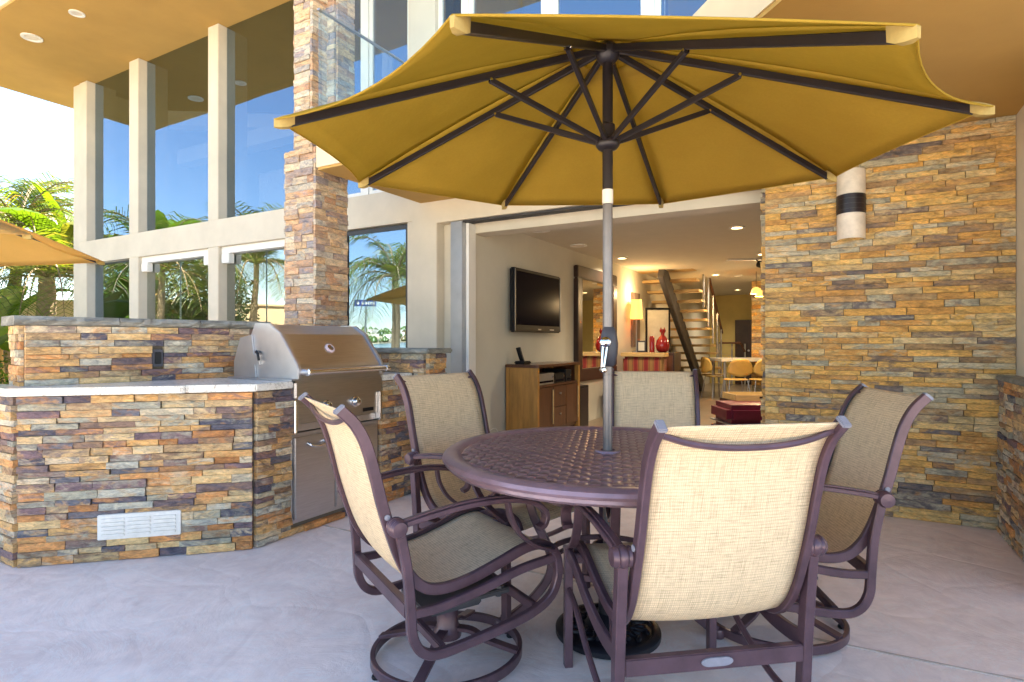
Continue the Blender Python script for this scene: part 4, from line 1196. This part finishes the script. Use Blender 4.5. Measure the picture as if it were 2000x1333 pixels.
for k in range(3):
    MB().box(-3.09 + k * .245, -2.865 + k * .245, 9.335, 9.349, .62, .92).build('drawer', M['wood2'], co, bevel=.003)
for xx in (-3.1, -2.43): MB().box(xx, xx + .05, 9.37, 9.42, .013, .12).build('leg', M['espresso'], co)
lx, ly = -3.03, 9.22
lp = empty('table_lamp', (-3.0, 9.52, .962), 0, 'lit orange drum shade lamp on the console near the wall', 'lamp')
MB().lathe([(.07, .962), (.07, .975), (.012, .985), (.012, 1.55), (.02, 1.56)], (-3.03, 9.52, 0), 16).build('stem', M['alu'], lp, smooth=40)
MB().lathe([(.105, 1.52), (.085, 1.84), (.083, 1.84), (.103, 1.52)], (-3.03, 9.52, 0), 24).build('shade', M['lampshade'], lp, smooth=40)
lamp_light('lamp_bulb', (-2.94, 9.52, 1.95), 10)
pt = empty('painting', (WA + .01, 9.9, 1.0), 0, 'tall grey abstract painting hung on the wall behind the lamp', 'painting')
M['art'] = mat('grey_brown_art', (.16, .11, .085), .7, var=.8, vscale=2.5, stretch=(1, 3, 1))
MB().box(WA + .003, WA + .03, 9.62, 10.05, 1.05, 1.98).build('canvas', M['art'], pt)
vs = empty('red_vase', (-2.62, 9.57, .962), 0, 'glossy red cat shaped vase on the console', 'vase')
MB().lathe([(.001, 0), (.06, .0), (.10, .04), (.115, .11), (.10, .19), (.06, .25), (.03, .28), (.028, .31), (.05, .345), (.048, .375), (.001, .39)], (-2.60, 9.56, .962), 24).build('body', M['redlac'], vs, smooth=50)
for dx in (-.028, .028): MB().lathe([(.014, 0), (.010, .02), (.001, .045)], (-2.60 + dx, 9.56, 1.335), 8).build('ear', M['redlac'], vs, smooth=40)
v2 = empty('red_bottle', (-2.78, 9.5, .962), 0, 'slim dark red bottle left of the red vase', 'bottle')
MB().lathe([(.04, 0), (.042, .02), (.042, .24), (.03, .27), (.001, .275)], (-2.76, 9.50, .962), 16).build('body', M['redlac'], v2, smooth=40)
pf = empty('photo_frame', (-2.95, 9.43, .962), 0, 'small dark photo frame leaning on the console under the lamp', 'frame')
MB().obox((-2.92, 9.44, 1.06), (.14, .015, .19), .2).build('frame', M['espresso'], pf)
MB().obox((-2.918, 9.431, 1.06), (.10, .004, .14), .2).build('picture', M['panel'], pf)
fp = empty('framed_panel', (-2.4, 10.05, .012), 0, 'tall pale linen panel in a black frame in front of the stairs', 'panel')
pp0, pp1 = at(1261, 602, 10.3), at(1309, 602, 10.3)
p2, q2 = (pp0.x, pp0.y), (pp1.x, pp1.y); Lp = math.hypot(q2[0] - p2[0], q2[1] - p2[1])
MB().lbox(p2, q2, .03, Lp - .03, -.02, -.004, .04, 1.70).build('linen', M['panel'], fp)
MB().lbox(p2, q2, 0, .03, -.03, .01, .013, 1.735).lbox(p2, q2, Lp - .03, Lp, -.03, .01, .013, 1.735).lbox(p2, q2, .03, Lp - .03, -.03, .01, 1.70, 1.735).lbox(p2, q2, .03, Lp - .03, -.03, .01, .013, .04).build('frame', M['black'], fp)
# staircase rising towards the camera along the left wall
st = empty('staircase', (-2.8, 11.5, .012), 0, 'open staircase with pale wooden treads on one dark steel stringer', 'staircase')
sb0, sb1 = Vector((-2.86, 13.85, .05)), Vector((-2.70, 9.85, 2.36))
MB().sweep([sb0, sb1], .10, .30, side=(1, 0, 0), smooth=False).build('stringer', M['steelstr'], st)
nt_ = 14
for k in range(1, nt_):
    f = k / nt_
    p = sb0.lerp(sb1, f)
    MB().box(p.x - .46, p.x + .50, p.y - .14, p.y + .15, p.z + .16, p.z + .205).build('tread', M['lightwood'], st, bevel=.004)
for k in range(2, 11, 2):
    p = sb0.lerp(sb1, k / nt_)
    MB().tube([(p.x + .50, p.y, p.z + .06), (p.x + .50, p.y, p.z + 1.02)], .02, 8).build('baluster', M['alu'], st, smooth=40)
a_, b_ = sb0.lerp(sb1, .10), sb0.lerp(sb1, .74)
MB().sweep([a_ + Vector((.50, 0, 1.05)), b_ + Vector((.50, 0, 1.05))], .05, .045, side=(1, 0, 0), smooth=False).build('handrail', M['wood2'], st)
for q in range(5):
    z = .3 + q * .14
    MB().tube([a_ + Vector((.50, 0, z)), b_ + Vector((.50, 0, z))], .004, 6).build('cable', M['alu'], st)
rl = empty('landing_railing', (-1.6, 15.2, .012), 0, 'low cable railing in front of the yellow back wall', 'railing')
r0, r1 = at(1404, 700, 15.0), at(1455, 700, 15.0)
hx = [(r0.x, r0.y), ((r0.x + r1.x) / 2, (r0.y + r1.y) / 2), (r1.x, r1.y)]
for (x, y) in hx: MB().tube([(x, y, .013), (x, y, 1.08)], .022, 8).build('post', M['alu'], rl)
MB().sweep([(hx[0][0], hx[0][1], 1.10), (hx[1][0] + .2, hx[1][1], 1.10), (hx[2][0], hx[2][1], .88)], .05, .045, side=(0, 1, 0), smooth=False).build('handrail', M['wood2'], rl)
for q in range(5):
    MB().tube([(hx[0][0], hx[0][1], .2 + .16 * q), (hx[2][0], hx[2][1], .16 + .13 * q)], .004, 6).build('cable', M['alu'], rl)
dr = empty('interior_door', (-1, 15.9, 0), 0, 'dark door in the yellow back wall', 'door')
d0, d1 = at(1455, 690, 16.2), at(1472, 690, 16.2)
MB().obox(((d0.x + d1.x) / 2, 16.25, .86), (.40, .08, 1.68)).build('leaf', M['espresso'], dr)
MB().lathe([(.02, 0), (.02, .04), (.03, .06), (.001, .07)], ((d0.x + d1.x) / 2 + .14, 16.21, .9), 10, Vector((0, -1, 0))).build('handle', M['alu'], dr)
# dining table and chairs
dt = empty('dining_table', tuple(at(1450, 700, 11.4)[:2]) + (.012,), 0, 'pale stone topped dining table inside by the stairs', 'table')
dc = at(1462, 700, 11.4)
rot = -math.atan2(CU, CV) * -1
MB().obox((dc.x, dc.y, .79), (1.35, .80, .06), rot).build('top', M['tabletop'], dt, bevel=.006)
for sx in (-.58, .58):
    for sy in (-.32, .32):
        q = Matrix.Rotation(rot, 2) @ Vector((sx, sy))
        MB().tube([(dc.x + q.x, dc.y + q.y, .013), (dc.x + q.x, dc.y + q.y, .76)], .03, 10).build('leg', M['alu'], dt, smooth=40)
def dchair(px, Y, rz, label):
    p = at(px, 700, Y)
    t = empty('dining_chair', (p.x, p.y, .012), rz, label, 'chair', 'dining chairs inside')
    def B(nm, m, key, **k): return m.build(nm, M[key], t, smooth=40, world=False, **k)
    B('backrest', MB().grid(lambda u, v: ((u - .5) * .46, -.20 - .06 * (1 - (2 * u - 1) ** 2), .50 + .32 * v * (1 - .55 * (2 * u - 1) ** 4) + .08 * (1 - v) * (2 * u - 1) ** 2), 12, 6), 'ply', solid=.012)
    B('seat', MB().lathe([(.001, .43), (.20, .43), (.215, .44), (.20, .452), (.001, .452)], (0, 0, 0), 20), 'ply')
    for sx in (-1, 1):
        for sy in (-1, 1):
            B('leg', MB().tube([(.16 * sx, .14 * sy, .43), (.22 * sx, .20 * sy, 0)], .011, 8), 'alu')
    return t
dchair(1437, 10.6, rot, 'golden plywood dining chair nearest the table, left one'); dchair(1487, 10.6, rot, 'golden plywood dining chair half hidden by the slate wall')
dchair(1398, 11.6, rot - 1.4, 'golden plywood dining chair at the end of the table near the stairs')
# ottoman, tray
oc = at(1462, 800, 6.6)
ot = empty('ottoman', (oc.x, oc.y, .012), rot, 'burgundy leather ottoman with a welt seam just inside the opening', 'ottoman')
for z0, z1, nm in ((.02, .225, 'base'), (.232, .44, 'cushion')):
    MB().box(-.34, .34, -.30, .30, z0, z1).build(nm, M['burgundy'], ot, world=False, smooth=50, bevel=.055)
MB().box(-.335, .335, -.295, .295, .222, .235).build('welt', M['alu'], ot, world=False)
tc = at(1478, 780, 7.0)
tr = empty('wooden_tray', (tc.x, tc.y, .452), rot, 'pale wooden tray box behind the ottoman', 'tray')
MB().box(-.33, .33, -.22, .22, .0, .02).box(-.33, .33, -.22, -.205, .02, .07).box(-.33, .33, .205, .22, .02, .07).box(-.33, -.315, -.205, .205, .02, .07).box(.315, .33, -.205, .205, .02, .07).build('box', M['lightwood'], tr, world=False)
MB().box(-.06, .06, -.223, -.2205, .03, .052).build('handle_slot', M['espresso'], tr, world=False)
cft = empty('coffee_table', (tc.x, tc.y, .012), rot, 'dark low table carrying the wooden tray behind the ottoman', 'table')
MB().box(-.36, .36, -.24, .24, .39, .439).build('top', M['espresso'], cft, world=False, bevel=.005)
for sx in (-.32, .32):
    for sy in (-.2, .2): MB().box(sx - .025, sx + .025, sy - .025, sy + .025, 0, .389).build('leg', M['espresso'], cft, world=False)
# stone pillar inside
q0 = at(1466, 600, 11.9)
ip = empty('stone_pillar', (q0.x + .2, q0.y, .012), 0, 'interior stone clad pillar beside the dining table', 'stone pillar')
MB().box(q0.x + .02, q0.x + .5, q0.y + .02, q0.y + .5, .014, 2.364).build('core', M['grout'], ip)
put_stones(ip, lay((q0.x + .02, q0.y + .02), (q0.x + .5, q0.y + .02), .014, 2.364, .07, .12, .3, seed=91), 'gold', 200)
# pendants
for k, (px, py, Y) in enumerate(((1477, 575, 10.2), (1487, 580, 10.0))):
    p = at(px, py, Y)
    e = empty('pendant_lamp', (p.x, p.y, p.z), 0, ('left' if k == 0 else 'right') + ' lit amber pendant lamp over the dining table', 'lamp', 'pendant lamps inside')
    MB().lathe([(.02, .12), (.07, .09), (.10, .0), (.098, 0), (.066, .085)], p, 20).build('shade', M['lampshade'], e, smooth=40)
    MB().tube([p + Vector((0, 0, .12)), (p.x, p.y, 2.364)], .004, 6).build('cord', M['black'], e)
    lamp_light('pendant_bulb', p + Vector((0, 0, -.04)), 14)
# track light at the ceiling
tk = at(1470, 503, 8.6)
te = empty('track_light', (tk.x, tk.y, 2.36), 0, 'ceiling track light with a dark swivel head by the slate wall', 'light fitting')
MB().obox((tk.x - .12, tk.y, 2.355), (.5, .10, .018), rot).build('plate', M['white'], te)
th = at(1487, 518, 8.5)
MB().tube([(tk.x + .05, tk.y, 2.345), th], .008, 6).build('arm', M['black'], te); MB().lathe([(.02, -.06), (.05, -.05), (.05, .05), (.03, .06)], th, 14, Vector((1, -.5, -.4))).build('head', M['black'], te, smooth=40)
# sconce on the dark inner wall (seen in the mirror)
ws = empty('inner_sconce', (1.15, 9.0, 1.4), 0, 'lit amber sconce on the dark inner stone wall', 'wall sconce')
for k, yy in enumerate((11.0,)):
    MB().lathe([(.05, 1.45), (.08, 1.85), (.078, 1.85), (.048, 1.45)], (1.10, yy, 0), 16).build('shade', M['lampshade'], ws, smooth=40)
    lamp_light('sconce_bulb', (1.08, yy, 1.95), 10)
# recessed ceiling lights and speakers: parts of nothing but the ceiling
cl = empty('ceiling_lights', (0, 8, 2.365), 0)
for k, (x, y, pw, lb) in enumerate(((-2.05, 11.1, 30, 'lit recessed light in the ceiling over the stairs'), (-1.72, 11.5, 0, 'unlit recessed fitting beside the lit one over the stairs'), (-2.83, 8.2, 30, 'recessed light washing the wall behind the umbrella pole'), (-1.0, 6.6, 30, 'recessed light hidden behind the umbrella pole'), (-1.0, 8.8, 30, 'recessed light by the track fitting'), (.3, 7.4, 30, 'recessed light over the inner stone wall'), (-.6, 13.6, 30, 'lit recessed light near the yellow back wall'), (-2.2, 14.6, 25, 'recessed light above the stair foot'))):
    e = empty('recessed_light', (x, y, 2.365), 0, lb, 'light fitting', 'recessed ceiling lights inside')
    WM[e.name] = Matrix.Translation((x, y, 2.365))
    downlight(x, y, 2.3648, pw > 0, .08, e, 'bulb', pw, 'trim_ring')
bpy.data.objects.remove(cl)
for (x, y, lb) in ((-2.894, 5.70, 'round ceiling speaker nearest the door header'), (-2.935, 6.85, 'round ceiling speaker farther in, above the mirror')):
    e = empty('ceiling_speaker', (x, y, 2.365), 0, lb, 'speaker', 'ceiling speakers inside')
    downlight(x, y, 2.3648, False, .11, e, name='trim_ring')
cord = MB().tube([(WA + .01, 5.30, .10), (WA + .02, 5.22, .20), (WA + .02, 5.15, .25), (WA + .015, 5.05, .24), (WA + .01, 4.98, .30)], .004, 6, True).build('power_cord', M['white'])
tag(cord, 'thin white cord hanging on the wall left of the cabinet', 'cord')

# ================================================================== GARDEN
def palm(name, label, x, y, trunk_h, n, flen, seed, rad=.13, droop=1.0, group='palms in the garden', z0=-.12, nleaf=34):
    rr = random.Random(seed)
    t = empty(name, (x, y, z0), 0, label, 'palm', group)
    top = Vector((x + rr.uniform(-.15, .15), y + rr.uniform(-.15, .15), z0 + trunk_h))
    MB().tube([(x, y, z0), (x, y, z0 + trunk_h * .35), top - Vector((0, 0, trunk_h * .2)), top], rad, 12, True, 8, radii=lambda u: rad * (1.25 - .5 * u) * (1 + .06 * math.sin(u * 60))).build('trunk', M['trunk'], t, smooth=60)
    fr, rc = MB(), MB()
    for k in range(n):
        az = 2 * math.pi * (k * .381966 + rr.uniform(-.03, .03)); el = R(rr.uniform(12, 78)) 
        L = flen * rr.uniform(.8, 1.1)
        d = Vector((math.cos(az) * math.cos(el), math.sin(az) * math.cos(el), math.sin(el)))
        p = top.copy(); pts = [p.copy()]; m = 16
        for i in range(m):
            d = (d + Vector((0, 0, -.085 * droop * (1 + i * .09)))).normalized()
            p = p + d * (L / m); pts.append(p.copy())
        rc.tube(pts, .012, 5, radii=lambda u: .022 * (1 - .85 * u) + .003)
        for i in range(2, nleaf + 1):
            u = i / nleaf
            q = u * m; j = min(m - 1, int(q)); b = pts[j].lerp(pts[j + 1], q - j)
            tg = (pts[j + 1] - pts[j]).normalized()
            sd = tg.cross(Vector((0, 0, 1)))
            sd = sd.normalized() if sd.length > .05 else Vector((1, 0, 0))
            ll = L * .36 * (math.sin(math.pi * (u * .82 + .10)) ** .7) * rr.uniform(.85, 1.1)
            for sg in (-1, 1):
                dl = (sd * sg * .80 + tg * .62 + Vector((0, 0, rr.uniform(-.05, .28)))).normalized()
                w = tg * .0125 + Vector((0, 0, .004))
                mid = b + dl * ll * .55 + Vector((0, 0, -.05 * ll)); e = b + dl * ll + Vector((0, 0, -.34 * ll * droop))
                fr.add([b - w * .6, b + w * .6, mid + w, mid - w, e], [(0, 1, 2, 3), (3, 2, 4)])
    rc.build('frond_stem', M['trunk'], t, smooth=60)
    fr.build('crown', M['frond'], t)
    return t
def banana(name, label, x, y, h, n, ll, seed, group='banana plants in the garden'):
    rr = random.Random(seed)
    t = empty(name, (x, y, -.12), 0, label, 'banana plant', group)
    top = Vector((x, y, h))
    MB().tube([(x, y, -.12), (x + .03, y, h * .5), top], .10, 10, True, 6, radii=lambda u: .12 * (1 - .45 * u)).build('trunk', M['btrunk'], t, smooth=60)
    lf = MB()
    for k in range(n):
        az = 2.4 * k + rr.uniform(-.3, .3); el = R(rr.uniform(40, 82)); L = ll * rr.uniform(.8, 1.1)
        d = Vector((math.cos(az) * math.cos(el), math.sin(az) * math.cos(el), math.sin(el)))
        p = top.copy(); pts = [p.copy()]; m = 14
        for i in range(m):
            d = (d + Vector((0, 0, -.05 - .012 * i))).normalized(); p = p + d * (L / m); pts.append(p.copy())
        sd = d.cross(Vector((0, 0, 1))).normalized()
        W = L * rr.uniform(.13, .17); tear = [rr.uniform(-.02, .02) for _ in range(40)]
        def fn(u, v):
            q = u * m; j = min(m - 1, int(q)); b = pts[j].lerp(pts[j + 1], q - j)
            w = W * (0.06 if u < .22 else max(.02, math.sin(math.pi * ((u - .2) / .8)) ** .55))
            s = 2 * v - 1
            return b + sd * s * w + Vector((0, 0, .35 * abs(s) * w - (.5 * w * s * s if u > .22 else 0) + tear[int(u * 28)] * abs(s)))
        lf.grid(fn, 28, 6)
    lf.uv = {}
    lf.build('crown', M['banana'], t, smooth=60)
    return t
def shrub(name, label, x, y, r, h, n, seed, size=.07, z0=-.12):
    rr = random.Random(seed)
    t = empty(name, (x, y, z0), 0, label, 'shrub', 'shrubs in the garden')
    st, lf = MB(), MB()
    for k in range(7):
        a = rr.uniform(0, 6.28); st.tube([(x, y, z0), (x + r * .3 * math.cos(a), y + r * .3 * math.sin(a), z0 + h * .5), (x + r * .6 * math.cos(a), y + r * .6 * math.sin(a), z0 + h * .85)], .015, 5, True, 4)
    for k in range(n):
        a, u, v = rr.uniform(0, 6.28), rr.random() ** .45, rr.uniform(-1, 1)
        q = math.sqrt(1 - v * v) * u * (1 + .25 * math.sin(3 * a + seed))
        c = Vector((x + r * q * math.cos(a), y + r * q * math.sin(a), z0 + h * (.52 + .48 * v * u)))
        d = Vector((rr.gauss(0, 1), rr.gauss(0, 1), rr.gauss(.3, 1))).normalized(); w = d.orthogonal().normalized() * size * .3
        l = size * rr.uniform(.7, 1.4)
        lf.add([c, c + d * l * .5 + w, c + d * l, c + d * l * .5 - w], [(0, 1, 2, 3)])
    st.build('stem', M['trunk'], t, smooth=60); lf.build('crown', M['shrub'], t)
    return t
def ch(X, Y): return c2h(X, Y)
x, y = ch(-9.0, 11.2); palm('palm_tree', 'feathery palm with a stubby trunk just left of the first column', x, y, 2.5, 30, 2.5, 1, .17, 1.0)
x, y = ch(-10.9, 12.6); palm('palm_tree', 'tall feathery palm rising behind the left umbrella', x, y, 3.7, 28, 2.6, 2, .12, 1.0)
x, y = ch(-12.5, 11.5); palm('palm_tree', 'feathery palm at the left edge of the picture', x, y, 3.4, 28, 2.5, 3, .12, 1.0)
x, y = ch(-11.2, 8.3); palm('palm_tree', 'palm mirrored in the folding glass doors', x, y, 2.9, 26, 2.4, 4, .09, 1.15)
x, y = ch(-10.6, 2.7); palm('palm_tree', 'palm mirrored in the window right of the stone column', x, y, 2.95, 24, 2.1, 6, .10, 1.25)
x, y = ch(-13.4, 6.0); palm('palm_tree', 'palm mirrored low in the tall left windows', x, y, 3.5, 26, 2.5, 7, .10, 1.0)
x, y = ch(-9.6, 12.9); banana('banana_plant', 'banana plant with broad leaves beside the first column', x, y, 2.5, 11, 2.6, 11)
x, y = ch(-10.4, 11.8); banana('banana_plant', 'banana plant with an orange trunk under the left umbrella', x, y, 1.2, 8, 1.7, 12)
x, y = ch(-8.9, 9.5); banana('banana_plant', 'banana plant at the left edge below the umbrella', x, y, .7, 8, 1.9, 13)
x, y = ch(-14.5, 8.4); banana('banana_plant', 'banana plant mirrored high in the leftmost window', x, y, 3.0, 9, 2.3, 14)
x, y = ch(-9.6, 7.9); shrub('leafy_shrub', 'green shrub mirrored in the folding glass doors', x, y, .9, 1.9, 1500, 21)
x, y = ch(-10.4, 6.9); shrub('leafy_shrub', 'dense shrub mirrored low in the right folding doors', x, y, .9, 1.6, 1500, 22)
x, y = ch(-9.5, 10.6); shrub('leafy_shrub', 'low shrub at the foot of the palms', x, y, .8, 1.1, 1300, 23)
g0, g1 = ch(-16, 14.4), ch(-8.0, 14.4)
x, y = ch(-12.6, 7.6); shrub('leafy_shrub', 'tall dense shrub before the side garden wall', x, y, 1.2, 2.3, 2200, 24, .10)
x, y = ch(-12.4, 9.6); shrub('leafy_shrub', 'dense green shrub left of the palm with the slim trunk', x, y, 1.3, 2.0, 2200, 25, .10)
x, y = ch(-12.0, 5.6); shrub('leafy_shrub', 'rounded shrub at the end of the side garden wall', x, y, 1.0, 1.7, 1800, 26, .09)
x, y = ch(-11.8, 13.3); shrub('leafy_shrub', 'dark shrub between the palms at the left edge', x, y, 1.2, 1.8, 2000, 27, .10)
x, y = ch(-11.9, 8.9); banana('banana_plant', 'banana plant mirrored in the left folding door', x, y, 1.3, 9, 1.9, 15)
for k, (X_, Y_, r_, h_, lb) in enumerate(((-13.6, 9.6, 1.5, 4.1, 'tall leafy tree mirrored in the left folding door'), (-13.9, 7.2, 1.5, 3.8, 'tall leafy tree mirrored in the right folding door'), (-14.3, 12.3, 1.4, 3.4, 'leafy tree in the garden corner behind the palms'))):
    x, y = ch(X_, Y_); t_ = shrub('leafy_tree', lb, x, y, r_, h_, 4200, 31 + k, .15); t_['category'] = 'tree'; t_['group'] = 'leafy trees in the garden'
s0_, s1_ = ch(-16.2, 4.6), ch(-16.2, 14.2)
sw2 = empty('garden_wall', ((s0_[0] + s1_[0]) / 2, (s0_[1] + s1_[1]) / 2, -.12), 0, 'tan stucco side wall of the garden, mirrored in the glass doors', 'wall')
Ls = math.hypot(s1_[0] - s0_[0], s1_[1] - s0_[1])
MB().lbox(s0_, s1_, 0, Ls, -.2, 0, -.12, 2.3).build('wall', M['gwall'], sw2)
MB().lbox(s0_, s1_, -.04, Ls, -.24, .04, 2.301, 2.36).build('coping', M['gwall'], sw2)
gw = empty('garden_wall', ((g0[0] + g1[0]) / 2, (g0[1] + g1[1]) / 2, -.12), 0, 'plain tan stucco garden wall behind the palm trunks', 'wall')
Lg = math.hypot(g1[0] - g0[0], g1[1] - g0[1])
MB().lbox(g0, g1, 0, Lg, -.2, 0, -.12, 2.1).build('wall', M['gwall'], gw)
MB().lbox(g0, g1, 0, Lg, -.24, .04, 2.101, 2.16).build('coping', M['gwall'], gw)
sx_, sy_ = ch(-15.4, 2.09)
sg = empty('street_sign', (sx_, sy_, -.12), 0, 'blue street name sign on a thin pole, mirrored in the window', 'street sign')
MB().tube([(sx_, sy_, -.12), (sx_, sy_, 2.35)], .03, 8).build('post', M['alu'], sg)
sdv = Vector((*c2h(.29, -.99), 0)).normalized()
q = Vector((sx_, sy_, 2.45))
sv = math.atan2(sdv.y, sdv.x)
bl = MB().obox(q, (.78, .02, .22), sv).build('blade', M['signblue'], sg)
for off in (-.27, -.12, .0, .10, .2, .3):
    nrm_ = Vector((-math.sin(sv), math.cos(sv), 0))
    for sgn in (-1, 1):
        MB().obox(q + sdv * off + nrm_ * .0115 * sgn, (.07, .002, .09), sv).build('letter', M['white'], bl)
